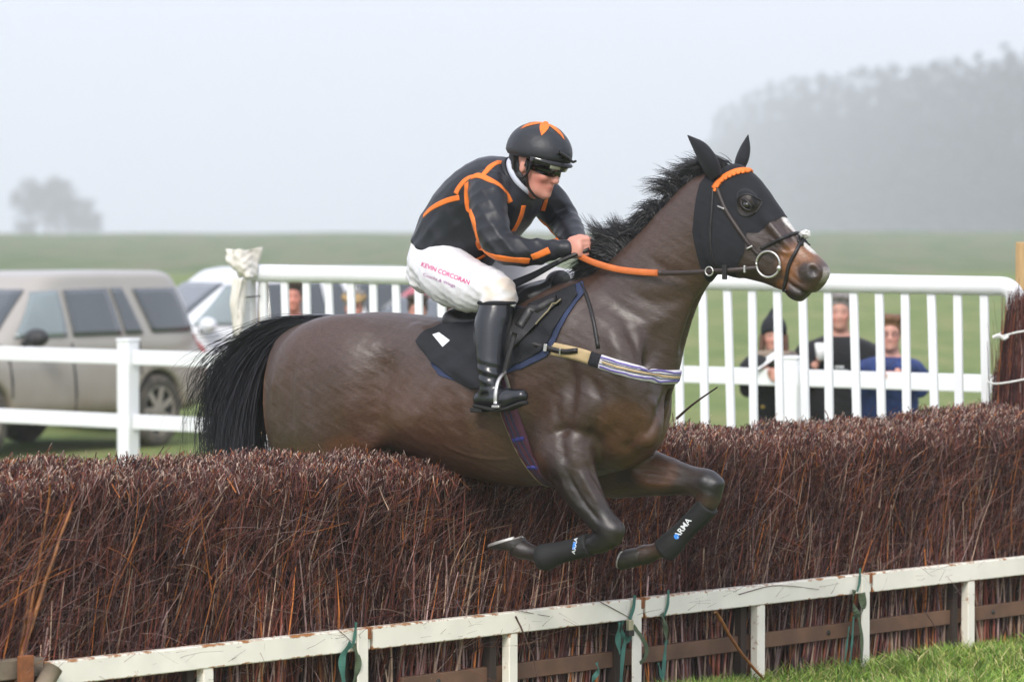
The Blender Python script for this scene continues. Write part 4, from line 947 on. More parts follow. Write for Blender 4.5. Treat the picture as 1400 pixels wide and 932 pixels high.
for s in (-1, 1):
    ecp = HO+el[0]*HD+el[2]*UP-fw_*.002-up_*.006; rows = []
    for rr_ in (.0, .010, .020, .030, .039):
        row = []
        for t_ in np.linspace(0, 2*math.pi, 32, endpoint=False):
            o_ = ecp+fw_*rr_*math.cos(t_)+up_*rr_*1.12*math.sin(t_); hh_ = HB.ray_cast(Vector(o_+LF*s*.4), Vector(-LF*s)); row.append(np.array(hh_[0])+np.array(hh_[1])*.0045)
        rows.append(row)
    V = np.array(rows).reshape(-1, 3); Fc = [(a*32+j, a*32+(j+1) % 32, (a+1)*32+(j+1) % 32, (a+1)*32+j) for a in range(4) for j in range(32)]
    obj('eye_opening', V, Fc, MATS['bare_skin'], hood)
    V, Fc = tube(rows[-1]+rows[-1][:1], .0038, 6, ref=LF); obj('eye_rim', V, Fc, MATS['black_leather'], hood)
def ear(base, tip, mid, wid, v, side):
    b_, t_ = HP(*base, v), HP(*tip, v+.03*side); m_ = HP(*mid, v+.022*side); pts = crom([b_, m_, t_], 12); T, A, B = frames(pts, LF*.8+HD*.6*(1 if side > 0 else 1))
    prof = np.array([.72, .88, 1, 1.05, 1.03, .97, .88, .76, .60, .42, .24, .04])*wid
    st = [(pts[i], A[i], B[i], prof[i], prof[i], prof[i]*.62, 0, 2.0) for i in range(12)]
    V, Fc = loft(st, 20, 3); e_ = obj('ear', V, Fc, MATS['black_knit'], horse)
ear((980, 243), (940, 185), (962, 209), .047, -.055, -1)
ear((1010, 232), (1023, 184), (1018, 206), .036, .055, 1)
# browband, cheek straps, noseband, bit, reins
HDB = HB
vv_, ff_ = hood_shell([(960, 250), (985, 205), (1040, 205), (1150, 300), (1150, 420), (1012, 420), (960, 400), (955, 330)], .0035)
HB2 = bvh_of(vv_, ff_)
browpts = px_path(HB2, [(976, 258), (985, 246), (1000, 237), (1014, 233), (1027, 233)], 22, .0)
bridle = thing('bridle', HP(1040, 330, -.05), 'dark leather racing bridle with orange browband and large ring bit', 'bridle')
V, Fc = strip_on(HB2, browpts, .024, .006, .002); bb_ = obj('browband', V, Fc, MATS['orange_cloth'], bridle)
for i in range(0, 20, 2):                                                    # notched lower edge of the browband
    p_ = browpts[i]; q_, n_, _, _ = HB2.find_nearest(Vector(p_)); n_ = np.array(n_); t_ = unit(browpts[i+1]-p_); s_ = np.cross(n_, t_); s_ = s_ if s_[2] < 0 else -s_
    V, Fc = box(np.array(q_)+s_*.013+n_*.005, (t_, s_, n_), (.0062, .006, .0035), .0015); obj('tooth', V, Fc, MATS['orange_cloth'], bb_, smooth=False)
brow2 = np.array([HO+q[0]*HD-q[1]*LF+q[2]*UP for q in loc(browpts)]); V, Fc = strip_on(HB2, brow2, .024, .006, .002); obj('browband', V, Fc, MATS['orange_cloth'], bridle)
def bstrap(pix, w, mat='brown_leather', n=22, th=.004, name='strap', both=True, parent=None):
    pt = px_path(HB2, pix, n, -.07); V, Fc = strip_on(HB2, pt, w, th, .002); o = obj(name, V, Fc, MATS[mat], parent or bridle)
    if both:
        p2 = np.array([HO+q[0]*HD-q[1]*LF+q[2]*UP for q in loc(pt)]); V, Fc = strip_on(HB2, p2, w, th, .002); obj(name, V, Fc, MATS[mat], parent or bridle)
    return pt
bstrap([(978, 252), (990, 283), (1003, 304), (1018, 326), (1030, 341), (1039, 350)], .017, 'brown_leather', name='cheek_strap')
bstrap([(975, 256), (973, 290), (971, 320), (974, 350), (984, 372)], .010, 'black_leather', name='throat_lash')
for p_, q_ in (((982, 282), (991, 286)), ((1021, 340), (1029, 336))):
    pt = px_path(HB2, [p_, q_], 6); V, Fc = strip_on(HB2, pt, .007, .008, .002); obj('buckle', V, Fc, MATS['steel'], bridle)
# crossed noseband
bstrap([(1040, 340), (1060, 330), (1080, 321), (1096, 317)], .012, 'black_leather', name='noseband')
bstrap([(1099, 322), (1090, 340), (1079, 362), (1074, 385), (1070, 400)], .013, 'black_leather', name='noseband')
pt = px_path(HB2, [(1096, 316), (1101, 322)], 6, 0.)
M('white_fleece', (.72, .70, .68), rough=.95, var=.2, scale=60, bump=.6, bscale=120)
fz = HP(1101, 322, 0); V, Fc = ellipsoid_mesh(fz+UP*.006, (.022, .022, .016)); V = V+RNG.normal(0, .003, V.shape); obj('nose_pad', V, Fc, MATS['white_fleece'], bridle)
# bit ring
bc, bn = cast_px(HB2, 1052, 361); bn = unit(.35*bn-LF*.9); ba = unit(np.cross(bn, UP)); bb2 = np.cross(bn, ba); bc = bc+bn*.012
ring = [bc+(ba*math.cos(t_)+bb2*math.sin(t_))*.050 for t_ in np.linspace(0, 2*math.pi, 44)]
V, Fc = tube(ring, .0048, 8, ref=bn); obj('bit_ring', V, Fc, MATS['steel'], bridle)
mc = bc+(ba*(-.92 if ba[0] < 0 else .92)*.0); jx = bc+unit(HP(1069, 367, 0)-HP(1052, 361, 0))*.050; V, Fc = ellipsoid_mesh(jx, (.010, .010, .012)); obj('bit_joint', V, Fc, MATS['steel'], bridle)
bc2 = HO+loc(bc)[0]*HD-loc(bc)[1]*LF+loc(bc)[2]*UP; ring2 = [bc2+(ba*math.cos(t_)+bb2*math.sin(t_))*.050 for t_ in np.linspace(0, 2*math.pi, 44)]
V, Fc = tube(ring2, .0048, 8, ref=bn); obj('bit_ring', V, Fc, MATS['steel'], bridle)
V, Fc = tube([jx, HP(1072, 372, -.02), HP(1072, 374, 0)], .006, 8); obj('mouthpiece', V, Fc, MATS['steel'], bridle)
# reins: rubber grips near the hand, leather to the bit
def flat_strap(pts, w, th, ref=UP):
    pts = np.asarray(pts); T, A, B = frames(pts, ref); V, Fc = tube(pts, th/2, 8, ref=ref, r2=np.full(len(pts), w/2), p=4.0); return V, Fc
rb = bc+unit(HP(1034, 367, 0)-HP(1052, 361, 0))*.050
rein = crom([HP(792, 350, -.115), HP(815, 360, -.13), HP(850, 369, -.135), HP(897, 373, -.14), HP(940, 372.5, -.135), HP(975, 370.5, -.13), HP(1005, 369, -.12), rb], 60)
reins = thing('reins', HP(900, 373, -.14), 'brown reins with orange rubber grip running from hand to bit', 'reins')
ig = int(np.argmin(np.abs([(p_-CAM)[0]/(p_-CAM)[1]*F+700-898 for p_ in rein])))
V, Fc = flat_strap(rein[:ig+1], .026, .007); obj('rubber_grip', V, Fc, MATS['orange_rubber'], reins)
V, Fc = flat_strap(rein[ig:], .019, .006); obj('leather_rein', V, Fc, MATS['brown_leather'], reins)
rein2 = np.array([HO+q[0]*HD-q[1]*LF+q[2]*UP for q in loc(rein)])
V, Fc = flat_strap(rein2, .022, .006); obj('leather_rein', V, Fc, MATS['brown_leather'], reins)
for px_ in (972, 1018):
    k_ = int(np.argmin(np.abs([(p_-CAM)[0]/(p_-CAM)[1]*F+700-px_ for p_ in rein]))); c_ = rein[k_]
    if px_ == 972:
        ring = [c_+(HD*math.cos(t_)+UP*math.sin(t_))*.017-LF*.006 for t_ in np.linspace(0, 2*math.pi, 24)]; V, Fc = tube(ring, .003, 6, ref=LF); obj('martingale_ring', V, Fc, MATS['steel'], reins)
        V, Fc = box(c_+HD*.065-UP*.004, (HD, LF, UP), (.010, .006, .028), .003); obj('rein_stop', V, Fc, MATS['black_leather'], reins, smooth=False)
    else:
        V, Fc = box(c_, (HD, LF, UP), (.004, .008, .014), .002); obj('buckle', V, Fc, MATS['steel'], reins, smooth=False)

# ------------------------------------------------------------------ mane and tail
def hair(guides, root_t, N, name, r0=.0016, spread=.02, seed=3, parent=None, seg=12, jit=.03, mat='black_hair', vs=.05, clump=40, lock=0., wave=.006):
    """strands between guide curves (lists of 3-D points)"""
    rn_ = np.random.default_rng(seed); G = np.array([crom(g, seg) for g in guides]); ng = len(G)
    ck = rn_.uniform(0, ng-1.001, clump); co = rn_.normal(0, 1, (clump, 3))
    ci = rn_.integers(0, clump, N); f = np.clip(ck[ci]+rn_.normal(0, .10, N), 0, ng-1.001); i = f.astype(int); fr = (f-i)[:, None, None]
    S = G[i]*(1-fr)+G[i+1]*fr; t_ = np.linspace(0, 1, seg)[None, :, None]
    S = S+(co[ci]*jit*.9)[:, None]*t_**1.3+rn_.normal(0, jit*.32, (N, 1, 3))*t_+rn_.normal(0, spread, (N, 1, 3))*(1-.3*t_)
    S = S+rn_.normal(0, vs, (N, 1, 1))*LF*(.25+.75*t_)+(rn_.normal(0, 1, clump)[ci]*lock)[:, None, None]*LF*(.15+.85*t_)
    ln_ = rn_.uniform(.72, 1.0, N)[:, None, None]; S = S[:, :1]+(S-S[:, :1])*ln_
    ph = rn_.uniform(0, 6, (N, 1)); S = S+LF*(np.sin(t_[..., 0]*5+ph)*wave)[..., None]+UP*(np.sin(t_[..., 0]*7+ph*1.7)*wave*.8*t_[..., 0])[..., None]+HD*(np.sin(t_[..., 0]*8+ph*2.3)*wave*.8*t_[..., 0])[..., None]
    T = unit(np.gradient(S, axis=1)); A = unit(np.cross(T, LF+.2*UP)); B = np.cross(T, A)
    rad = r0*rn_.uniform(.7, 1.4, (N, 1))*(1.0-.85*t_[0, :, 0]**2)[None]
    an = np.array([0, 2.094, 4.189]); V = S[:, :, None]+A[:, :, None]*(np.cos(an)[None, None, :, None]*rad[..., None, None])+B[:, :, None]*(np.sin(an)[None, None, :, None]*rad[..., None, None])
    idx = (np.arange(N)*seg*3)[:, None, None]; ii = np.arange(seg-1)[None, :, None]; j = np.arange(3)[None, None]; k_ = (j+1) % 3
    q = np.stack([idx+ii*3+j, idx+ii*3+k_, idx+(ii+1)*3+k_, idx+(ii+1)*3+j], -1).reshape(-1, 4)
    return obj(name, V.reshape(-1, 3), q, MATS[mat], parent or horse)
h_ = lambda *p: [HP(x, y, v_) for x, y, v_ in p]
# tail: the dock, then the hair
tailg = [h_((452, 436, 0), (405, 438, 0), (360, 452, .01), (322, 482, .02), (294, 508, .03), (276, 548, .03), (286, 612, .03)),
         h_((446, 437, 0), (400, 442, 0), (352, 464, 0), (318, 500, 0), (296, 545, 0), (288, 590, 0), (296, 650, 0)),
         h_((438, 438, 0), (395, 447, 0), (352, 474, -.01), (322, 520, -.02), (306, 570, -.02), (300, 615, -.02), (300, 670, -.02)),
         h_((430, 440, 0), (392, 453, 0), (360, 482, 0), (338, 525, 0), (326, 575, 0), (320, 620, 0), (318, 680, 0)),
         h_((420, 444, 0), (388, 462, 0), (365, 495, 0), (350, 540, .01), (342, 585, .02), (340, 630, .02), (338, 690, .02))]
hair(tailg, None, 2900, 'tail', r0=.0017, spread=.006, seed=5, jit=.065, vs=.020, clump=120, seg=18, lock=.05, wave=.010)
V, Fc = limb([HP(480, 452, 0), HP(440, 445, 0), HP(405, 449, 0), HP(378, 464, 0), HP(362, 490, 0), HP(352, 525, 0)], [(.055, .05), (.05, .045), (.045, .04), (.04, .035), (.035, .03), (.02, .02)], LF); obj('tail_dock', V, Fc, MATS['black_hair'], horse)
hair([h_((440, 437, 0), (380, 442, 0), (318, 470, .02), (275, 490, .04), (248, 498, .04)), h_((430, 440, 0), (350, 470, 0), (290, 520, 0), (262, 560, 0), (258, 620, 0))], None, 130, 'tail_wisps', r0=.0011, spread=.01, seed=8, jit=.09, vs=.04)
# mane: strands lift off the crest in the wind
crest = crom([HP(x, y, 0) for x, y in ((985, 233), (965, 237), (940, 252), (912, 282), (880, 314), (850, 343), (826, 362), (806, 374))], 14)
flow = [(-16, -20), (-20, -24), (-26, -20), (-30, -14), (-34, -10), (-36, -12), (-38, -8), (-30, 4), ]
mg = []
for i, c in enumerate(crest):
    t_ = i/13; k = t_*(len(flow)-1); a_ = np.array(flow[int(k)])*(1-(k % 1))+np.array(flow[min(int(k)+1, len(flow)-1)])*(k % 1)
    e_ = HD*a_[0]/345+UP*(-a_[1])/345; sz = (.75 if t_ < .15 else 1.0)
    mg.append([c-UP*.02, c+e_*.28*sz+UP*.010, c+e_*.62*sz+HD*-.010, c+e_*.98*sz+HD*-.040-UP*(.028+.02*t_)])
hair(mg, None, 2600, 'mane', r0=.0016, wave=.009, spread=.006, seed=11, jit=.034, vs=.018, clump=60, seg=9)
mh = []                                                                     # the thick part lying over towards the withers
for i, c in enumerate(crest[3:]):
    t_ = i/10; mh.append([c, c+UP*.015+HD*-.02+LF*.02, c-HD*.05-UP*.03+LF*.03, c-HD*.075-UP*(.05+.03*t_)+LF*.035])
hair(mh, None, 2200, 'mane', r0=.0018, spread=.010, seed=12, jit=.025, vs=.022, clump=50, seg=9)
mk = [h_((862, 333, 0), (846, 318, 0), (832, 308, 0), (822, 300, 0)), h_((852, 342, 0), (832, 326, 0), (818, 322, 0), (810, 312, 0)), h_((840, 352, -.01), (822, 340, -.02), (808, 345, -.03), (800, 340, -.03)), h_((830, 360, -.02), (812, 362, -.03), (803, 372, -.03), (798, 384, -.03)), h_((815, 368, -.01), (805, 375, -.02), (797, 384, -.02), (790, 392, -.02))]
hair(mk, None, 1500, 'mane', r0=.0017, spread=.012, seed=13, jit=.035, vs=.02, clump=30, seg=9)
hair([h_((1000, 226, 0), (985, 218, 0), (968, 216, 0)), h_((985, 231, 0), (965, 222, 0), (950, 214, 0))], None, 200, 'forelock', r0=.002, spread=.008, seed=14, jit=.02, vs=.015, clump=20, seg=7)
# ================================================================== SADDLERY
M('cloth_black', (.006, .0065, .010), rough=.8, var=.25, scale=40, bump=.3, bscale=220, sheen=.0)
M('cloth_navy', (.022, .034, .085), rough=.8, var=.25, scale=40, bump=.3, bscale=220)
M('saddle_leather', (.009, .008, .008), rough=.38, var=.35, scale=40, bump=.15, bscale=150)
saddle = thing('saddle', HP(690, 430, 0), 'light black racing saddle on layered black and navy cloths', 'saddle')
def thick(V, Fc, d):
    """give an open shell thickness d by pushing a copy inwards"""
    V = np.asarray(V, float); key = {}; mp = np.zeros(len(V), int); U = []
    for i, p in enumerate(np.round(V/.0005).astype(int)):
        k = tuple(p)
        if k not in key: key[k] = len(U); U.append(V[i])
        mp[i] = key[k]
    U = np.array(U); F2 = []
    for f in Fc:
        g = []
        for i in f:
            j = int(mp[i])
            if j not in g: g.append(j)
        if len(g) >= 3: F2.append(tuple(g))
    N_ = np.zeros_like(U)
    for f in F2:
        p = U[list(f)]; a = sum(np.cross(p[i]-p[0], p[i+1]-p[0]) for i in range(1, len(f)-1))
        for i in f: N_[i] += a
    N_ = unit(N_); cnt = {}
    for f in F2:
        for i in range(len(f)): e = (f[i], f[(i+1) % len(f)]); cnt[e] = 1
    m = len(U); V2 = np.concatenate([U, U-N_*d]); out = list(F2)+[tuple(i+m for i in f[::-1]) for f in F2]
    for (a, b) in cnt:
        if (b, a) not in cnt: out.append((b, a, a+m, b+m))
    return V2, out
def ripple(V, amp, f=1.0):
    q = loc(V); return V+LF*(np.sign(q[:, 1])*amp*(np.sin(q[:, 0]*38*f+np.sin(q[:, 2]*31)*1.6)+.6*np.sin(q[:, 2]*47*f+q[:, 0]*21)))[:, None]
VR = -.27
for nm, polys, lift, mt, amp in (('under_pad', [[(588, 436), (640, 420), (712, 420), (712, 503), (655, 528), (603, 512), (590, 498)], [(710, 415), (766, 384), (778, 398), (756, 466), (745, 487), (710, 506)]], .007, 'cloth_navy', .001),
                                 ('saddle_cloth', [[(562, 466), (566, 455), (578, 442), (592, 432), (712, 420), (712, 494), (668, 528), (652, 532), (630, 520), (604, 502), (578, 484)], [(710, 415), (762, 388), (772, 402), (750, 462), (738, 480), (710, 497)]], .016, 'cloth_black', .0055)):
    V, Fc = join([hood_shell(pl_, lift, VR) for pl_ in polys]); V = ripple(V, amp); V, Fc = thick(V, Fc, .004)
    oc = obj(nm, V, Fc, MATS[mt], saddle)
    if nm == 'saddle_cloth': scb = bvh_of(V, Fc); cloth_o = oc
V, Fc = join([hood_shell(pl_, .030, VR) for pl_ in ([(636, 438), (690, 425), (762, 386), (772, 394), (745, 440), (712, 470), (690, 500), (668, 505)],)]); V, Fc = thick(ripple(V, .002, .6), Fc, .007); obj('saddle_flap', V, Fc, MATS['saddle_leather'], saddle); sfb = bvh_of(V, Fc)
# tree and seat
fl = Field((-.55, -.32, 1.35), (.45, .32, 2.0), .007)
for s in (-1, 1):
    fl.cap(loc(HP(622, 444, .09*s)), loc(HP(668, 442, .085*s)), .045, .05, .03); fl.cap(loc(HP(668, 442, .085*s)), loc(HP(728, 408, .075*s)), .05, .045, .03); fl.cap(loc(HP(728, 408, .075*s)), loc(HP(768, 386, .05*s)), .042, .032, .03)
fl.cap(loc(HP(618, 436, -.10)), loc(HP(618, 436, .10)), .035, .035, .04); fl.cap(loc(HP(640, 434, 0)), loc(HP(740, 400, 0)), .06, .05, .05); fl.ell(loc(HP(765, 381, 0)), (.05, .06, .035), k=.03)
V, Q = fl.mesh(smooth=1); Vw = HO+V[:, :1]*HD+V[:, 1:2]*LF+V[:, 2:3]*UP; obj('seat', Vw, Q, MATS['saddle_leather'], saddle)
pt = px_path(sfb, [(772, 383), (764, 400), (752, 420), (742, 436), (735, 446)], 14, VR); V, Fc = tube(pt-np.array([0, .004, 0]), .0035, 8); M('piping_tan', (.20, .17, .10), rough=.6, var=.2, scale=40); obj('flap_piping', V, Fc, MATS['piping_tan'], saddle)
pt = px_path(sfb, [(752, 394), (738, 408), (722, 428), (710, 446)], 14, VR); V, Fc = tube(pt, .022, 12, ref=LF, r2=np.full(14, .014)); obj('knee_roll', V, Fc, MATS['saddle_leather'], saddle)
# white number patch
pc = [(591, 457), (600, 454), (615, 465), (605, 474)]; V = []
for a_ in np.linspace(0, 1, 6):
    for b_ in np.linspace(0, 1, 6):
        x = lerp(lerp(pc[0][0], pc[1][0], a_), lerp(pc[3][0], pc[2][0], a_), b_); y = lerp(lerp(pc[0][1], pc[1][1], a_), lerp(pc[3][1], pc[2][1], a_), b_)
        c_, n_ = cast_px(scb, x, y)
        if c_ is None: c_ = np.array(scb.find_nearest(Vector(HP(x, y, VR)))[0])
        V.append(c_-unit(ray(x, y))*.003)
obj('number_patch', np.array(V), [(i*6+j, i*6+j+1, (i+1)*6+j+1, (i+1)*6+j) for i in range(5) for j in range(5)], MATS['print_white'], cloth_o)
# girth round the barrel
ga, gb = HP(672, 520, -.29), HP(716, 672, -.20); gc_ = HP(690, 560, -.29); gc_ = gc_+LF*.29+UP*.0; gup = unit((ga-gb)*[1, 1, 1]-LF*np.dot(ga-gb, LF))
ring = np.array([np.array(HB.ray_cast(Vector(gc_), Vector(-LF*math.cos(t_)-gup*math.sin(t_)))[0]) for t_ in np.linspace(0, 2*math.pi, 64, endpoint=False)])
V, Fc = strip_on(HB, ring, .070, .006, .003, closed=True, nacross=5); gi = obj('girth', V, Fc, MATS['plum_web'], saddle); gbv = bvh_of(V, Fc)
side = unit(np.cross(LF, gup))
for off, wd_2, mt in ((.010, .007, 'navy_web'), (-.012, .007, 'navy_web'), (-.034, .005, 'piping_tan')):
    V, Fc = strip_on(gbv, ring+unit(ring-gc_)*.03+side*off, wd_2, .0012, .001, closed=True); obj('girth_stripe', V, Fc, MATS[mt], gi)
for t_ in (.30, .62):
    k_ = int(t_*64*.25)+1; c_ = ring[k_]+unit(ring[k_]-gc_)*.03; V, Fc = strip_on(gbv, [c_-side*.027, c_-side*.013, c_, c_+side*.013, c_+side*.027], .018, .0008, .0012); obj('girth_loop', V, Fc, MATS['blue_web'], gi)
# breast girth
mir = lambda A_: np.array([HO+q[0]*HD-q[1]*LF+q[2]*UP for q in loc(np.asarray(A_))])
bg_ = thing('breast_girth', HP(850, 500, -.2), 'striped pale and purple breast girth with tan tab and dark buckled strap', 'girth')
nearp = px_path(HB, [(752, 476), (790, 484), (830, 497), (875, 510), (905, 515), (922, 515)], 40, -.2)
nearp[-1] = .5*nearp[-1]+.5*nearp[-2]; far_ = mir(nearp)[::-1]
q0, q1 = nearp[-1], far_[0]; mid_ = []
for t_ in np.linspace(0, 1, 14)[1:-1]:
    p_ = q0*(1-t_)+q1*t_; h_2 = HB.ray_cast(Vector(p_+HD*.4), Vector(-HD)); mid_.append(np.array(h_2[0]))
full = np.concatenate([nearp, mid_, far_]); full = np.array([full[np.clip(np.arange(i-2, i+3), 0, len(full)-1)].mean(0) for i in range(len(full))])
px_of = lambda p_: (p_[0]/((p_[1])*_cp-(p_[2]-CAMZ)*_sp))*F+700
kx = [px_of(p_) for p_ in full[:40]]; ka = int(np.searchsorted(kx, 803)); kb = int(np.searchsorted(kx, 820))
V, Fc = strip_on(HB, full[:ka+1], .052, .005, .003, nacross=5); obj('tan_tab', V, Fc, MATS['tan_web'], bg_)
V, Fc = strip_on(HB, full[ka:kb+1], .054, .006, .003, nacross=5); obj('dark_keeper', V, Fc, MATS['cloth_black'], bg_)
V, Fc = strip_on(HB, full[kb:], .056, .006, .003, nacross=5); be = obj('striped_band', V, Fc, MATS['pale_web'], bg_); beb = bvh_of(V, Fc)
for off, wd_2, mt in ((.024, .008, 'purple_web'), (-.024, .008, 'purple_web'), (.010, .0035, 'navy_web'), (-.008, .0035, 'navy_web'), (.001, .009, 'tan_web')):
    sd = full[kb:]+UP*off+np.array([unit(np.array(HB.find_nearest(Vector(p_))[1])) for p_ in full[kb:]])*.03; V, Fc = strip_on(beb, sd, wd_2, .001, .0012); obj('stripe', V, Fc, MATS[mt], be)
pt = px_path(HB, [(690, 462), (715, 466), (745, 474), (770, 480), (791, 479)], 20, -.28); pt = np.array([p_-LF*.012*(1-i/19)*(1 if True else 0) for i, p_ in enumerate(pt)])
V, Fc = strip_on(HB, pt, .020, .005, .011); obj('billet_strap', V, Fc, MATS['black_leather'], bg_)
for px_, w_2, mt in ((748, .016, 'steel'), (768, .007, 'steel')):
    c_, n_ = cast_px(HB, px_, 475+(px_-748)*.26); T_ = unit(HP(790, 482, -.28)-HP(748, 474, -.28)); V, Fc = box(c_+unit(n_)*.019, (T_, n_, np.cross(T_, n_)), (w_2/2, .003, .015), .002); obj('buckle', V, Fc, MATS[mt], bg_, smooth=False)
for pix in ([(793, 386), (803, 408), (812, 440), (818, 476)], [(768, 402), (760, 430), (755, 452), (751, 470)]):
    pt = px_path(HB, pix, 18, -.2); V, Fc = strip_on(HB, pt, .015 if pix[0][0] > 780 else .017, .004, .004); obj('neck_strap', V, Fc, MATS['navy_web' if pix[0][0] < 780 else 'black_leather'], bg_); V, Fc = strip_on(HB, mir(pt), .015, .004, .004); obj('neck_strap', V, Fc, MATS['black_leather'], bg_)

# ================================================================== THE JOCKEY
J = lambda x, y, v_=0.: loc(HP(x, y, v_))
Jw = lambda V: HO+V[:, :1]*HD+V[:, 1:2]*LF+V[:, 2:3]*UP
mv = lambda q: np.array([q[0], -q[1], q[2]])
LLF = np.array([0, 1., 0])
def jpr(t, b, hw, egg=0., pw=2.3):
    a_, b_ = J(*t), J(*b); h_3 = np.linalg.norm(a_-b_)/2; return ((a_+b_)/2, unit(a_-b_), LLF, h_3, h_3, hw, egg, pw)
torso_st = [jpr((578, 352), (640, 395), .150), jpr((576, 326), (650, 372), .158), jpr((589, 294), (668, 352), .160), jpr((612, 260), (690, 330), .170, -.05), jpr((640, 233), (712, 305), .180, -.05), jpr((668, 217), (724, 280), .165, .05), jpr((688, 216), (728, 258), .085), jpr((700, 224), (726, 250), .05)]
RA = [J(666, 248, -.14), J(667, 276, -.205), J(672, 310, -.255), J(684, 335, -.268), J(712, 344, -.235), J(742, 343, -.175), J(764, 340, -.13), J(774, 340, -.12)]
LA = [J(722, 250, .14), J(742, 268, .20), J(762, 290, .24), J(772, 304, .235), J(780, 318, .17), J(785, 330, .11), J(790, 336, .075), J(796, 338, .065)]
ar = [(.062, .058), (.060, .056), (.052, .050), (.050, .048), (.048, .045), (.042, .038), (.032, .028), (.030, .026)]
RLg = [J(600, 352, -.06), J(608, 372, -.12), J(636, 388, -.19), J(664, 396, -.245), J(681, 402, -.262), J(679, 420, -.275), J(672, 450, -.30), J(670, 490, -.325), J(671, 522, -.34), J(672, 534, -.34)]
lr = [(.09, .07), (.105, .09), (.095, .085), (.078, .070), (.066, .060), (.062, .060), (.064, .060), (.050, .048), (.040, .038), (.038, .036)]
LLg = [mv(q) for q in RLg]
HC = J(734, 226, 0); pit = R(15); fh = np.array([math.cos(pit), -.10, -math.sin(pit)]); fh = unit(fh); uh = np.array([math.sin(pit), 0, math.cos(pit)]); lh = np.cross(uh, fh); HA = (fh, lh, uh)
def hp_(a_, b_, c_): return HC+fh*a_+lh*b_+uh*c_
def jfield(h_=.0058, lo=(-.55, -.52, .85), hi=(.84, .52, 2.45)): return Field(lo, hi, h_)
def aloft(f_, st, k): V, Fc = loft(st, 28, 5); f_.poly(V, Fc, k)
def alimb(f_, pts, rad, k, grow=0., ref=None):
    V, Fc = limb(pts, [(a_+grow, b_+grow) for a_, b_ in rad], LLF if ref is None else ref, 20, 5); f_.poly(V, Fc, k)
def hand(f_, W, fwd, inw, upv, whip=False, s=1.0):
    """a closed hand: palm, four unequal fingers curled inwards, thumb from the side of the palm"""
    fwd, upv = unit(fwd), unit(upv); inw = unit(inw)
    kn = W+fwd*.078*s
    f_.ell(W+fwd*.048*s, (.044*s, .017*s, .040*s), (fwd, inw, upv), .014)
    for i, (o_, l_) in enumerate(((.030, .92), (.010, 1.0), (-.011, .95), (-.030, .80))):
        a_ = kn+upv*o_*s-inw*.002; b_ = a_+(fwd*.020+inw*.026)*l_*s; c_ = b_+(inw*.016-fwd*.022)*l_*s; d_ = c_+(-fwd*.022-inw*.006)*l_*s
        f_.ell(a_, (.0105*s,)*3, k=.006); f_.cap(a_, b_, .0100*s, .0092*s, .004); f_.cap(b_, c_, .0090*s, .0085*s, .003); f_.cap(c_, d_, .0085*s, .0075*s, .003)
    t0 = W+fwd*.030*s+upv*.034*s+inw*.006*s; t1 = t0+(fwd*.030+upv*.010+inw*.012)*s; t2 = t1+(fwd*.024-upv*.004+inw*.014)*s
    f_.cap(t0, t1, .0125*s, .0105*s, .010); f_.cap(t1, t2, .0102*s, .0088*s, .004)
def face(f_, at, ax, s=1.0, nose=1.0):
    """head with brow, eye hollows, nose, lips, chin and ears"""
    g = lambda a_, b_, c_: at+ax[0]*a_*s+ax[1]*b_*s+ax[2]*c_*s
    f_.ell(g(-.012, 0, .030), (.102*s, .078*s, .098*s), ax, .02); f_.ell(g(.030, 0, -.038), (.064*s, .060*s, .082*s), ax, .03)
    f_.ell(g(.030, 0, -.092), (.056*s, .048*s, .032*s), ax, .025); f_.ell(g(.074, 0, -.104), (.020*s, .022*s, .017*s), ax, .018)
    f_.cap(g(.088, 0, .004), g(.112*nose, 0, -.036), .0085*s, .0135*s, .014); f_.ell(g(.108*nose, 0, -.040), (.013*s, .016*s, .010*s), ax, .008)
    f_.ell(g(.088, 0, -.066), (.014*s, .023*s, .0065*s), ax, .006); f_.ell(g(.087, 0, -.078), (.013*s, .020*s, .0070*s), ax, .006); f_.ell(g(.104, 0, -.0715), (.012*s, .021*s, .0012*s), ax, .003, 'c')
    f_.ell(g(.078, 0, .026), (.020*s, .050*s, .012*s), ax, .018)
    for q in (-1, 1):
        f_.ell(g(.094, .032*q, .004), (.016*s, .019*s, .012*s), ax, .012, 'c'); f_.ell(g(.074, .040*q, -.030), (.020*s, .018*s, .018*s), ax, .020)
        f_.ell(g(-.010, .079*q, -.010), (.016*s, .009*s, .030*s), ax, .006); f_.ell(g(-.006, .089*q, -.008), (.008*s, .006*s, .016*s), ax, .005, 'c')
    f_.cap(g(-.030, 0, -.05), g(-.050, 0, -.16), .054*s, .060*s, .03)
# the body, one surface from head to feet
fb = jfield()
aloft(fb, [(c, a_, b_, ru-.022, rd-.018, rs-.024, eg, pw) for c, a_, b_, ru, rd, rs, eg, pw in torso_st], .02)
for A_ in (RA, LA): alimb(fb, A_, [(a_-(.012 if i < 6 else 0), b_-(.012 if i < 6 else 0)) for i, (a_, b_) in enumerate(ar)], .02)
for A_ in (RLg, LLg): alimb(fb, A_, lr, .03, -.012)
face(fb, HC, HA, 1.0); fb.cap(hp_(-.035, 0, -.06), J(704, 240, 0), .052, .055, .02)
hand(fb, J(770, 340, -.125), J(800, 337, -.115)-J(768, 340, -.125), np.array([.15, 1., 0]), np.array([.0, 0, 1.]))
hand(fb, J(792, 337, .07), J(815, 343, .055)-J(792, 337, .07), np.array([.15, -1., 0]), np.array([.0, 0, 1.]))
def foot(f_, heel, ball, toe, r, k=.02, s=1):
    f_.cap(heel, ball, r[0], r[1], k); f_.cap(ball, toe, r[1], r[2], k)
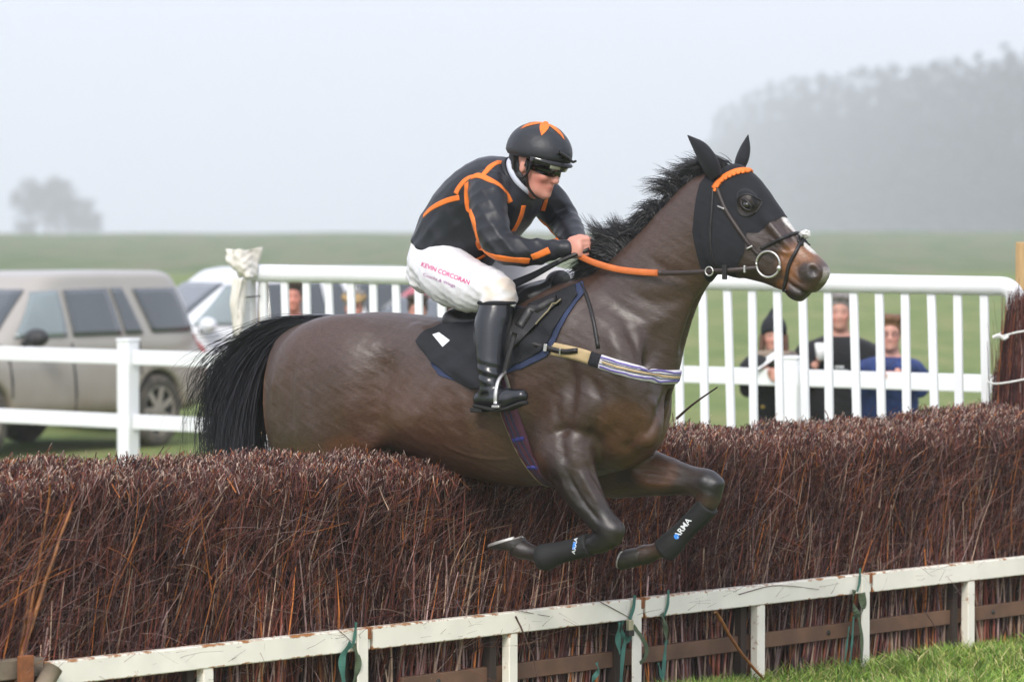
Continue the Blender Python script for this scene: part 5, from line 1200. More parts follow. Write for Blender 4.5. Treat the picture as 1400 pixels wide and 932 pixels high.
anR = RLg[-1]; foot(fb, J(660, 546, -.325), J(692, 548, -.365), J(712, 543, -.375), (.033, .033, .024)); foot(fb, mv(J(660, 546, -.325)), mv(J(692, 548, -.365)), mv(J(712, 543, -.375)), (.033, .033, .024))
V, Q = fb.mesh(smooth=1)
skin = np.array([.62, .29, .22]); sc_ = np.tile(skin, (len(V), 1)); dq = (V-HC); fx, fy, fz = dq @ fh, dq @ lh, dq @ uh
ck_ = np.exp(-(((fx-.07)/.05)**2+((np.abs(fy)-.045)/.03)**2+((fz+.045)/.035)**2))[:, None]; sc_ = sc_*(1-.55*ck_)+np.array([.58, .17, .13])*.55*ck_
lp = np.exp(-(((fx-.095)/.03)**2+(fy/.024)**2+((fz+.072)/.012)**2))[:, None]; sc_ = sc_*(1-.7*lp)+np.array([.45, .12, .10])*.7*lp
M('skin', attr='Col', rough=.48, var=.10, scale=40, bump=.05, bscale=200, spec=.4)
jock = thing('person', J(640, 500) @ np.array([HD, LF, UP])+HO-UP*.0, 'jockey in dark grey silks with orange bands crouched over the galloping horse', 'jockey')
BASE[jock.name] = np.array(jock.location)
M('silks_grey', (.0125, .0135, .019), rough=.44, var=.25, scale=10, bump=.36, bscale=15, sheen=.04, spec=.42)
M('silks_black', (.007, .0075, .010), rough=.55, var=.2, scale=14, bump=.3, bscale=26)
M('breeches_white', (.74, .73, .75), rough=.62, var=.07, scale=10, bump=.6, bscale=15)
M('boot_leather', (.010, .011, .014), rough=.24, var=.3, scale=30, bump=.12, bscale=60, spec=.6, coat=.15)
M('rubber_sole', (.014, .013, .012), rough=.8, var=.3, scale=60, bump=.3)
obj('body', Jw(V), Q, MATS['skin'], jock, col=sc_)
def folds(f_, amp, dirs, spots=()):
    """cloth creases: sharp-edged waves, strongest round the given joints"""
    g = f_.grid(np.zeros(3, int), f_.n); d = 0
    for (a_, b_, c_, ph, wgt) in dirs:
        q = np.sin(g[..., 0]*a_+g[..., 1]*b_+g[..., 2]*c_+ph+1.5*np.sin(g[..., 2]*8+g[..., 0]*6+ph)); d = d+wgt*(1-2*np.abs(q)**.8)
    m_ = .22
    for p_, r_ in spots: m_ = m_+np.exp(-(((g-np.asarray(p_, np.float32))/r_)**2).sum(-1))
    f_.a = f_.a-(amp*d*np.minimum(m_, 1.1)).astype(np.float32)
# silks
fs_ = Field((-.45, -.40, 1.55), (.70, .40, 2.32), .0058)
st2 = [(c, a_, b_, ru+.012, rd+.016, rs+.008, eg, pw) for c, a_, b_, ru, rd, rs, eg, pw in torso_st[1:-1]]
aloft(fs_, st2, .02)
sr = [(.080, .072), (.084, .072), (.080, .068), (.070, .062), (.062, .056), (.053, .049), (.040, .038), (.035, .033)]
alimb(fs_, RA[:-1], sr[:-1], .025); alimb(fs_, LA[:-1], sr[:-1], .025)
folds(fs_, .0040, [(34, 22, 28, 0., 1.), (-28, 30, 37, 1.7, .7)], [(RA[3], .12), (LA[3], .12), (RA[5], .08), (RA[1], .09), (J(585, 335, -.1), .12), (J(640, 345, -.1), .10)])
fs_.cap(RA[-2]+.0, RA[-1]+(RA[-1]-RA[-2])*.2, .036, .037, .004); fs_.cap(LA[-2], LA[-1], .036, .037, .004)
V, Q = fs_.mesh(smooth=1); Vs = Jw(V); sb = bvh_of(Vs, Q)
silk = obj('silks', Vs, Q, MATS['silks_grey'], jock); silk['label'] = 'dark grey racing silks edged with orange bands'
def band(pix, w, name='orange_band', vf=-.2, mat='orange_cloth', n=26, lift=.0018):
    n = int(n*2.4); pt = px_path(sb, pix, n, vf); V, Fc = strip_on(sb, pt, w*.92, .0007, lift*.7, nacross=6); return obj(name, V, Fc, MATS[mat], silk)
band([(694, 225), (683, 222), (673, 226), (664, 235), (659, 241)], .024)
band([(698, 277), (693, 265), (684, 254), (668, 245), (652, 240), (637, 246), (627, 257), (623, 265)], .026)
band([(628, 270), (612, 274), (596, 281), (586, 288), (579, 295)], .024)
band([(638, 250), (638, 268), (641, 285), (647, 303), (652, 325), (660, 342), (672, 350), (690, 354), (708, 356), (724, 357)], .030, n=40)
band([(727, 352), (738, 348), (751, 342)], .030, n=14)
band([(702, 316), (708, 306), (713, 294), (716, 281)], .026, vf=-.05, n=14)
band([(742, 288), (745, 278), (748, 267)], .020, vf=.1, n=10)
band([(737, 299), (748, 312), (760, 327)], .024, vf=.2, n=12)
band([(645, 357), (654, 354), (663, 349)], .016, n=8)
for poly_ in ():
    pass
# breeches
fr_ = Field((-.50, -.42, 1.40), (.52, .42, 2.05), .0058)
aloft(fr_, [(c, a_, b_, ru+.010, rd+.010, rs+.012, eg, pw) for c, a_, b_, ru, rd, rs, eg, pw in torso_st[:2]], .03)
fr_.ell(J(590, 370, -.06), (.11, .10, .10), k=.05); fr_.ell(mv(J(590, 370, -.06)), (.11, .10, .10), k=.05)
br_r = [(a_+.018, b_+.018) for a_, b_ in lr[:6]]
for A_ in (RLg[:6], LLg[:6]):
    V, Fc = limb(A_, br_r, LLF, 24, 5); fr_.poly(V, Fc, .03)
folds(fr_, .0052, [(30, 10, 26, .4, 1.), (-46, 22, 30, 2.2, .8), (22, -34, 62, 4.0, .5)], [(J(565, 385, -.1), .10), (J(680, 395, -.25), .12), (J(625, 415, -.2), .08)])
V, Q = fr_.mesh(smooth=1); Vb = Jw(V); brb = bvh_of(Vb, Q)
mb = MATS['breeches_white']; t_ = mb.node_tree; n_ = t_.nodes; bs = n_['Principled BSDF']; src_ = bs.inputs['Base Color'].links[0].from_socket
at_ = n_.new('ShaderNodeAttribute'); at_.attribute_name = 'Col'; mm = n_.new('ShaderNodeMixRGB'); mm.blend_type = 'MULTIPLY'; mm.inputs['Fac'].default_value = 1; t_.links.new(src_, mm.inputs['Color1']); t_.links.new(at_.outputs['Color'], mm.inputs['Color2']); t_.links.new(mm.outputs[0], bs.inputs['Base Color'])
kq = J(685, 398, -.30); dk = np.linalg.norm((V-kq)/[.10, .12, .08], axis=1); mud = (smooth01((1.15-dk)/.7)*(.55+.45*np.sin(V[:, 0]*70+np.sin(V[:, 2]*60)*2)))[:, None]; bc_ = np.ones((len(V), 3))*(1-mud*.8)+np.array([.78, .64, .46])*mud*.8
bre = obj('breeches', Vb, Q, MATS['breeches_white'], jock, col=bc_); bre['label'] = 'white racing breeches with pink lettering and muddy knee'
M('print_pink', (.70, .03, .22), rough=.6, var=.1, scale=30); M('print_mauve', (.42, .13, .33), rough=.6, var=.1, scale=30)
text_on(brb, 'KEVIN CORCORAN', (575, 363.5), (641, 389), 8.6, MATS['print_pink'], 'lettering', bre, .0015, bold=.012)
text_on(brb, 'Coachs & Wings', (578, 376.5), (622, 393), 6.0, MATS['print_mauve'], 'lettering', bre, .0015)
# boots
for s, A_ in ((-1, RLg), (1, LLg)):
    mm_ = (lambda q: q) if s < 0 else mv
    fo = Field((-.02, min(s*.18, s*.50), .95), (.62, max(s*.18, s*.50), 1.82), .0058)
    alimb(fo, [A_[4]+(A_[5]-A_[4])*.65, A_[5]+(A_[6]-A_[5])*.35, A_[6], A_[7], A_[8], A_[9]], [(.070, .068), (.074, .071), (.072, .070), (.058, .056), (.049, .046), (.047, .044)], .02)
    foot(fo, mm_(J(660, 545, -.325)), mm_(J(692, 546, -.365)), mm_(J(713, 541, -.375)), (.040, .040, .028), .03)
    g = fo.grid(np.zeros(3, int), fo.n); az = A_[8][2]; wk = np.exp(-((g[..., 2]-az-.035)/.04)**2); fo.a = fo.a+(.0045*wk*np.sin(g[..., 2]*150+g[..., 0]*40)).astype(np.float32)
    V, Q = fo.mesh(smooth=1); bo = obj('riding_boot', Jw(V), Q, MATS['boot_leather'], jock); bob = bvh_of(Jw(V), Q)
    top_c = A_[4]+(A_[5]-A_[4])*.70; tube_r = tube(Jw(np.array([top_c+np.array([math.cos(t2)*.072, math.sin(t2)*.070, .002]) for t2 in np.linspace(0, 2*math.pi, 28)])), .0085, 8, ref=UP); obj('boot_top', *tube_r, MATS['cloth_black'], bo)
    a_, b_, c_ = (mm_(q) for q in (J(655, 554, -.325), J(688, 560, -.365), J(715, 551, -.378))); pts = crom([a_-np.array([.02, 0, 0]), a_, b_, c_, c_+np.array([.018, 0, .004])], 14)
    V, Fc = tube(Jw(pts), .009, 10, ref=UP, r2=None); T_, A2, B2 = frames(Jw(pts), LF); V, Fc = loft([(Jw(pts)[i], A2[i], B2[i], .008, .008, [.015, .030, .034, .034, .034, .034, .036, .038, .040, .040, .038, .034, .026, .012][i], 0, 3.) for i in range(14)], 20, 2); obj('sole', V, Fc, MATS['rubber_sole'], bo)
    hd_ = Jw(np.array([mm_(J(656, 560, -.325))]))[0]; V, Fc = box(hd_, (HD, LF, UP), (.028, .030, .010), .004); obj('heel', V, Fc, MATS['rubber_sole'], bo, smooth=False)
    # stirrup iron and leather
    sc2 = Jw(np.array([mm_(J(687, 551, -.362))]))[0]; topi = sc2+UP*.115-LF*s*.01
    arch = crom([sc2-LF*.052, sc2-LF*.050+UP*.045, sc2-LF*.030+UP*.090, topi, sc2+LF*.030+UP*.090, sc2+LF*.050+UP*.045, sc2+LF*.052], 26)
    stp = thing('stirrup', sc2, 'polished stirrup iron holding the boot seen on the near flank' if s < 0 else 'stirrup iron on the flank hidden by the horse', 'stirrup')
    V, Fc = tube(arch, .0065, 8, ref=HD, r2=np.full(26, .009)); obj('iron', V, Fc, MATS['steel'], stp)
    V, Fc = box(sc2-UP*.012, (HD, LF, UP), (.018, .055, .006), .003); obj('tread', V, Fc, MATS['steel'], stp, smooth=False)
    lt = Jw(np.array([mm_(J(704, 455, -.33))]))[0]; le = crom([topi, (topi+lt)/2-LF*(-s)*.004, lt], 10); V, Fc = tube(le, .004, 8, ref=HD, r2=np.full(10, .012), p=4.); obj('stirrup_leather', V, Fc, MATS['black_leather'], stp)
# helmet, cover and goggles
M('helmet_cover', (.014, .015, .020), rough=.48, var=.2, scale=20, bump=.3, bscale=30, sheen=.04)
M('lens_dark', (.010, .009, .010), rough=.08, var=0, spec=.6, coat=.3)
M('lens_clear', (.42, .42, .33), rough=.15, var=.1, scale=20)
hc_ = HC+fh*.004+uh*.055
helm = []
nu, nv = 40, 16
for i in range(nv+1):
    ph_ = (i/nv)*R(103)
    for j in range(nu):
        t2 = 2*math.pi*j/nu; low = (ph_/R(103))**3*.010*math.cos(t2)
        r_ = 1.0 if i < nv else .93
        helm.append(hc_+fh*(.146*math.sin(ph_)*math.cos(t2)*r_-.008)+lh*.116*math.sin(ph_)*math.sin(t2)*r_+uh*(.118*math.cos(ph_)+low))
Vh = Jw(np.array(helm)); Fh = [(i*nu+j, (i+1)*nu+j, (i+1)*nu+(j+1) % nu, i*nu+(j+1) % nu) for i in range(nv) for j in range(nu)]
Vh2, Fh2 = thick(Vh, Fh, .010)
hel = obj('helmet', Vh2, Fh2, MATS['helmet_cover'], jock); hb = bvh_of(Vh2, Fh2)
# orange star on the crown
c0 = hc_+uh*.118; Vst = []
arms = 6; nst = arms*8; rad_ = []
dirs_ = []
for j in range(nst):
    t2 = 2*math.pi*j/nst; ph_ = (j % 8)/8; tri_ = abs(ph_-.5)*2; r_ = .032+.078*tri_**1.3; rad_.append(r_)
    dirs_.append(t2-R(62))
rows = []
for fr2 in (0.0, .25, .5, .75, 1.0):
    row = []
    for j in range(nst):
        a2 = rad_[j]*fr2/.125; d_ = fh*math.cos(dirs_[j])*.146*math.sin(a2)+lh*math.sin(dirs_[j])*.116*math.sin(a2)+uh*.118*math.cos(a2); p_ = Jw((hc_+d_-fh*.008)[None])[0]; q_, nn_, _, _ = hb.find_nearest(Vector(p_)); o_ = unit(p_-Jw(hc_[None])[0]); row.append(np.array(q_)+o_*.0018)
    rows.append(row)
V = np.array(rows).reshape(-1, 3); obj('orange_star', V, [(a_*nst+j, a_*nst+(j+1) % nst, (a_+1)*nst+(j+1) % nst, (a_+1)*nst+j) for a_ in range(4) for j in range(nst)], MATS['orange_cloth'], hel)
V, Fc = lathe(Jw((c0-fh*.008)[None])[0]-UP*.002, unit((Jw(uh[None])-HO)[0]), [(0, .012), (.006, .011), (.010, .006), (.0105, .0002)], 14); obj('button', V, Fc, MATS['orange_cloth'], hel)
pk = [[], []]
for t2 in np.linspace(-1.15, 1.15, 22):                                       # short peak under the cover
    e_ = max(0., math.cos(t2*1.3)); pk[0].append(hc_+fh*(.140*math.cos(t2)-.008)+lh*.112*math.sin(t2)-uh*.018); pk[1].append(hc_+fh*((.140+.018*e_)*math.cos(t2)-.008)+lh*.118*math.sin(t2)-uh*(.022+.006*e_))
V, Fc = thick(Jw(np.array(pk[0]+pk[1])), [(i, i+1, 22+i+1, 22+i) for i in range(21)], .005); obj('peak', V, Fc, MATS['silks_black'], hel)
V, Fc = tube(Jw(crom([hc_+fh*.135+uh*.012-lh*.03, hc_+fh*.150+uh*.006, hc_+fh*.178+uh*.004-lh*.012, hc_+fh*.192+uh*.012-lh*.014], 10)), np.linspace(.008, .0045, 10), 7); obj('tied_ribbon', V, Fc, MATS['black_leather'], hel)
V, Fc = tube(Jw(crom([hc_+fh*.128+uh*.030-lh*.055, hc_+fh*.142+uh*.020-lh*.03, hc_+fh*.152+uh*.008-lh*.005], 10)), .008, 7); obj('tied_ribbon', V, Fc, MATS['black_leather'], hel)
gs = []
for lo_, hi_, rr_ in ((-.048, -.010, 1.0),):
    top_, bot_ = [], []
    for t2 in np.linspace(-1.25, 1.25, 28): top_.append(hc_+fh*(.147*math.cos(t2)-.012)+lh*.108*math.sin(t2)+uh*hi_); bot_.append(hc_+fh*(.132*math.cos(t2)-.012)+lh*.096*math.sin(t2)+uh*lo_)
    V, Fc = thick(Jw(np.array(top_+bot_)), [(i, i+1, 28+i+1, 28+i) for i in range(27)], .008); gg = obj('raised_goggles', V, Fc, MATS['lens_dark'], hel)
pv_ = [hc_+fh*(.150*math.cos(t2)-.012)+lh*.112*math.sin(t2)+uh*z_ for z_ in (-.016, -.042) for t2 in np.linspace(-.62, -.25, 6)]
V, Fc = thick(Jw(np.array(pv_)), [(i, i+1, 6+i+1, 6+i) for i in range(5)], .002); obj('clear_panel', V, Fc, MATS['lens_clear'], gg)
top_, bot_ = [], []                                                            # the worn goggles
for t2 in np.linspace(-1.5, 1.5, 34):
    dip = .012*math.exp(-(t2/.16)**2); top_.append(HC+fh*(.112*math.cos(t2)-.005)+lh*.078*math.sin(t2)+uh*.026); bot_.append(HC+fh*(.116*math.cos(t2)-.008+.004*math.exp(-(t2/.2)**2))+lh*.080*math.sin(t2)+uh*(-.024+dip+.012*abs(t2)**2/1.5))
V, Fc = thick(Jw(np.array(top_+bot_)), [(i, i+1, 34+i+1, 34+i) for i in range(33)], .005); obj('goggles', V, Fc, MATS['lens_dark'], jock)
for s in (-1, 1):
    pts = crom([HC+fh*.012+lh*s*.079+uh*.02, HC+fh*.020+lh*s*.080-uh*.035, HC+fh*.032+lh*s*.066-uh*.085, HC+fh*.055+lh*s*.03-uh*.118, HC+fh*.062-uh*.122], 16); V, Fc = tube(Jw(pts), .004, 8, ref=LF, r2=np.full(16, .009)); obj('chin_strap', V, Fc, MATS['black_leather'], hel)
    ep = [HC+fh*a2+lh*s*.086+uh*b2 for a2, b2 in ((-.055, .02), (-.050, -.030), (-.02, -.052), (.010, -.052), (.030, -.020), (.030, .02))]; V, Fc = tube(Jw(crom(ep, 18)), .0055, 8, ref=LF, r2=np.full(18, .005)); obj('ear_guard', V, Fc, MATS['black_leather'], hel)
# collar
M('collar_white', (.55, .58, .66), rough=.7, var=.1, scale=30)
cc_ = J(714, 243, 0); nd = unit(J(739, 223, 0)-J(714, 243, 0)); a3 = unit(np.cross(nd, LLF)); b3 = np.cross(nd, a3)
for off, ra_, rb_, nm, mt in ((.012, .092, .086, 'white_collar', 'collar_white'), (-.012, .100, .094, 'silk_collar', 'silks_black')):
    ring = [cc_+nd*off+a3*math.cos(t2)*ra_+b3*math.sin(t2)*rb_ for t2 in np.linspace(0, 2*math.pi, 36)]; V, Fc = tube(Jw(np.array(ring)), .007, 8, ref=Jw(nd[None])[0]-HO, r2=np.full(36, .013)); obj(nm, V, Fc, MATS[mt], jock)
V, Fc = limb(np.array([hp_(-.060, 0, .03), hp_(-.058, 0, -.02), hp_(-.050, 0, -.06), cc_+nd*.01, cc_-nd*.035, cc_-nd*.06]), [(.070, .076), (.070, .076), (.074, .076), (.090, .084), (.094, .090), (.085, .085)], LLF, 24, 5); obj('neck_cover', Jw(V), Fc, MATS['silks_black'], jock)
# whip
wp = crom([HP(806, 341, -.10), HP(784, 349, -.135), HP(760, 360, -.16), HP(730, 376, -.17), HP(703, 388, -.18)], 20)
wh = thing('whip', wp[2], 'black padded whip gripped in the hand and pointing back', 'whip')
V, Fc = tube(wp[:9], .0095, 10); obj('handle', V, Fc, MATS['black_leather'], wh)
V, Fc = tube(wp[8:], np.linspace(.010, .017, 12), 10, ref=LF, r2=np.linspace(.009, .008, 12)); obj('padded_end', V, Fc, MATS['cloth_black'], wh)
# ================================================================== CARS PARKED BEHIND THE RAILS
M('glass_car', (.055, .065, .070), rough=.10, var=.15, scale=3, spec=.9, coat=.2)
M('glass_light', (.20, .24, .24), rough=.12, var=.2, scale=3, spec=.9)
M('tyre', (.035, .032, .028), rough=.9, base2=(.12, .10, .075), var=.3, scale=9, bump=.3)
M('alloy', (.30, .27, .23), rough=.5, metallic=.3, var=.25, scale=12)
M('car_trim', (.025, .025, .026), rough=.6, var=.3, scale=20)
M('lamp_red', (.42, .05, .04), rough=.25, var=.1, scale=10); M('lamp_clear', (.55, .56, .58), rough=.15, var=.1, scale=10)
M('plate_y', (.75, .60, .10), rough=.5, var=.05)
def paint_car(name, c, mud):
    m = M(name, c, rough=.34, var=.06, scale=3, spec=.5, coat=.25); t = m.node_tree; n = t.nodes; L = t.links; b = n['Principled BSDF']; src = b.inputs['Base Color'].links[0].from_socket
    tc = n.new('ShaderNodeTexCoord'); sp = n.new('ShaderNodeSeparateXYZ'); L.new(tc.outputs['Object'], sp.inputs[0]); nz = n.new('ShaderNodeTexNoise'); nz.inputs['Scale'].default_value = 2.5; nz.inputs['Detail'].default_value = 9; L.new(tc.outputs['Object'], nz.inputs['Vector'])
    ma = n.new('ShaderNodeMath'); ma.operation = 'MULTIPLY_ADD'; L.new(nz.outputs['Fac'], ma.inputs[0]); ma.inputs[1].default_value = -.7; L.new(sp.outputs['Z'], ma.inputs[2])
    mr = n.new('ShaderNodeMapRange'); mr.inputs['From Min'].default_value = -.15; mr.inputs['From Max'].default_value = .75; mr.inputs['To Min'].default_value = mud; mr.inputs['To Max'].default_value = .05; L.new(ma.outputs[0], mr.inputs['Value'])
    mx = n.new('ShaderNodeMixRGB'); L.new(mr.outputs[0], mx.inputs['Fac']); L.new(src, mx.inputs['Color1']); mx.inputs['Color2'].default_value = (.23, .175, .12, 1); L.new(mx.outputs[0], b.inputs['Base Color'])
    rr = n.new('ShaderNodeMapRange'); L.new(mr.outputs[0], rr.inputs['Value']); rr.inputs['To Min'].default_value = .28; rr.inputs['To Max'].default_value = .85; L.new(rr.outputs[0], b.inputs['Roughness'])
    return m
paint_car('car_bronze', (.37, .345, .31), .9); paint_car('car_white', (.74, .76, .78), .3); paint_car('car_red', (.42, .04, .06), .3)
def make_car(at, yaw, s, paint, label, glass, z=0.0):
    """a tall estate car, x towards its nose, origin on the ground under the rear axle"""
    fl = Field((-1.1, -1.1, .1), (3.8, 1.1, 1.95), .022); ex = np.array([1., 0, 0]); ey = np.array([0, 1., 0]); ez = np.array([0, 0, 1.])
    S = lambda x, z0, z1, hw, pw=5.: (np.array([x, 0, (z0+z1)/2]), ez, ey, (z1-z0)/2, (z1-z0)/2, hw, .03, pw)
    V, Fc = loft([S(-.95, .50, .96, .74), S(-.90, .40, 1.04, .86), S(-.6, .31, 1.07, .925), S(0, .29, 1.07, .945), S(1.3, .29, 1.05, .95), S(2.2, .29, 1.05, .95), S(2.7, .29, 1.04, .945), S(3.2, .31, .97, .92), S(3.48, .40, .88, .85), S(3.57, .48, .78, .72)], 40, 5); fl.poly(V, Fc, .03)
    Z = lambda z_, x0, x1, hw, pw=7.: (np.array([(x0+x1)/2, 0, z_]), ex, ey, (x1-x0)/2, (x1-x0)/2, hw, 0, pw)
    V, Fc = loft([Z(.95, -.86, 2.55, .915), Z(1.06, -.85, 2.40, .905), Z(1.35, -.77, 1.98, .81, 9.), Z(1.60, -.68, 1.62, .715, 9.), Z(1.70, -.62, 1.48, .675, 8.), Z(1.738, -.52, 1.30, .60, 7.)], 44, 5); fl.poly(V, Fc, .035)
    for x in (0, 2.66):
        for q in (-1, 1):
            fl.cap(np.array([x, q*.62, .36]), np.array([x, q*1.1, .36]), .405, .405, .012, 'c')
    V, Q = fl.mesh(smooth=1); Bv = bvh_of(V, Q)
    c, sn = math.cos(yaw), math.sin(yaw); Rm = np.array([[c, -sn, 0], [sn, c, 0], [0, 0, 1]])
    o = np.array([at[0], at[1], z]); TW = lambda A_: o+s*(np.asarray(A_) @ Rm.T)
    car = thing('parked_car', o, label, 'car', 'cars parked behind the rails')
    body = obj('body', TW(V), Q, MATS[paint], car)
    def panel(poly, axis, side, lift, mat, name, nsub=9, parent=None):
        """a pane lying on the body: poly corners (4) in side view (x,z) or end view (y,z)"""
        p = np.array(poly, float); pts = []
        for a_ in np.linspace(0, 1, nsub):
            for b_ in np.linspace(0, 1, nsub):
                u_ = lerp(lerp(p[0], p[1], a_), lerp(p[3], p[2], a_), b_)
                src = np.array([u_[0], side*2., u_[1]]) if axis == 'y' else np.array([side*6., u_[0], u_[1]])
                d = np.array([0, -side, 0.]) if axis == 'y' else np.array([-side, 0, 0.])
                h_ = Bv.ray_cast(Vector(src), Vector(d)); q = np.array(h_[0]) if h_[0] is not None else src+d
                n_ = np.array(h_[1]) if h_[0] is not None else -d; pts.append(q+n_*lift)
        V = np.array(pts); Fc = [(i*nsub+j, i*nsub+j+1, (i+1)*nsub+j+1, (i+1)*nsub+j) for i in range(nsub-1) for j in range(nsub-1)]
        if (axis == 'y' and side > 0) or (axis == 'x' and side < 0): Fc = [f[::-1] for f in Fc]
        V, Fc = thick(V, Fc, .012); return obj(name, TW(V), Fc, MATS[mat], parent or car)
    for q in (-1, 1):
        panel([(1.40, 1.12), (2.12, 1.12), (1.66, 1.54), (1.36, 1.56)], 'y', q, .006, glass, 'window')
        panel([(.55, 1.12), (1.30, 1.12), (1.27, 1.56), (.60, 1.57)], 'y', q, .006, 'glass_car', 'window')
        panel([(.22, 1.12), (.49, 1.12), (.54, 1.57), (.36, 1.57)], 'y', q, .006, 'glass_car', 'window')
        panel([(-.66, 1.13), (.06, 1.13), (.20, 1.56), (-.50, 1.56)], 'y', q, .006, 'glass_car', 'window')
        for x0, x1 in ((.30, .315), (1.335, 1.35), (2.27, 2.285)): panel([(x0, .42), (x1, .42), (x1, 1.06), (x0, 1.06)], 'y', q, .0015, 'car_trim', 'door_gap', 5)
        for x in (.62, 1.65): panel([(x-.10, .945), (x+.10, .945), (x+.10, .985), (x-.10, .985)], 'y', q, .022, paint, 'door_handle', 5)
        panel([(-.86, .84), (-.77, .84), (-.75, 1.10), (-.80, 1.10)], 'y', q, .010, 'lamp_red', 'tail_lamp', 6)
        panel([(3.10, .72), (3.48, .70), (3.42, .86), (3.05, .92)], 'y', q, .010, 'lamp_clear', 'headlight', 6)
        mp_ = np.array([2.02, q*1.03, 1.13]); V1, F1 = ellipsoid_mesh(mp_, (.09, .13, .085), nu=18, nv=12); mi = obj('wing_mirror', TW(V1), F1, MATS['car_trim' if paint != 'car_white' else paint], car)
        V1, F1 = tube([np.array([2.04, q*.85, 1.06]), np.array([2.03, q*.95, 1.09])], .03, 8); obj('mirror_arm', TW(V1), F1, MATS['car_trim'], mi)
        for x in (0, 2.66):
            wc = np.array([x, q*.82, .36]); ax = np.array([0, q*1., 0])
            V1, F1 = lathe(wc, ax, [(-.11, .22), (-.11, .33), (-.09, .355), (-.03, .362), (.03, .362), (.09, .355), (.112, .33), (.114, .255), (.105, .245)], 36); wh_ = obj('wheel', TW(V1), F1, MATS['tyre'], car)
            V1, F1 = lathe(wc, ax, [(.105, .248), (.095, .235), (.03, .22), (.0, .0005)], 30); obj('rim', TW(V1), F1, MATS['car_trim'], wh_)
            sp = []
            for k in range(7):
                t_ = 2*math.pi*k/7; d = np.array([math.cos(t_), 0, math.sin(t_)]); sp.append(box(wc+ax*.092+d*.145, (d, ax, np.cross(d, ax)), (.10, .012, .032), .006))
            sp.append(lathe(wc+ax*.08, ax, [(0, .06), (.02, .06), (.03, .05), (.031, .0005)], 18)); sp.append(lathe(wc+ax*.09, ax, [(0, .252), (.014, .25), (.016, .232), (0, .228)], 36))
            V1, F1 = join(sp); obj('spoked_rim', TW(V1), F1, MATS['alloy'], wh_, smooth=False)
    panel([(-.72, 1.12), (.72, 1.12), (.58, 1.56), (-.58, 1.56)], 'x', 1, .006, 'glass_car', 'windscreen', 11)
    panel([(-.70, 1.14), (.70, 1.14), (.58, 1.54), (-.58, 1.54)], 'x', -1, .006, 'glass_car', 'rear_window', 11)
    panel([(-.50, .52), (.50, .52), (.50, .78), (-.50, .78)], 'x', 1, .010, 'car_trim', 'grille', 7)
    panel([(-.26, .62), (.26, .62), (.26, .74), (-.26, .74)], 'x', -1, .008, 'plate_y', 'number_plate', 6)
    return car
def ra(px, Y): return ((px-700)/F*Y, Y)
make_car(ra(117, 34.6), math.pi+R(58), .945, 'car_bronze', 'muddy bronze grey off-road estate car with a dark door mirror', 'glass_light')
make_car(ra(470, 38.5), math.pi+R(26), .945, 'car_white', 'white car half hidden behind the wing railing and sack cover', 'glass_light')
make_car(ra(735, 37.6), math.pi+R(40), .86, 'car_red', 'red car with a pale windscreen glimpsed below the jockey', 'glass_light')

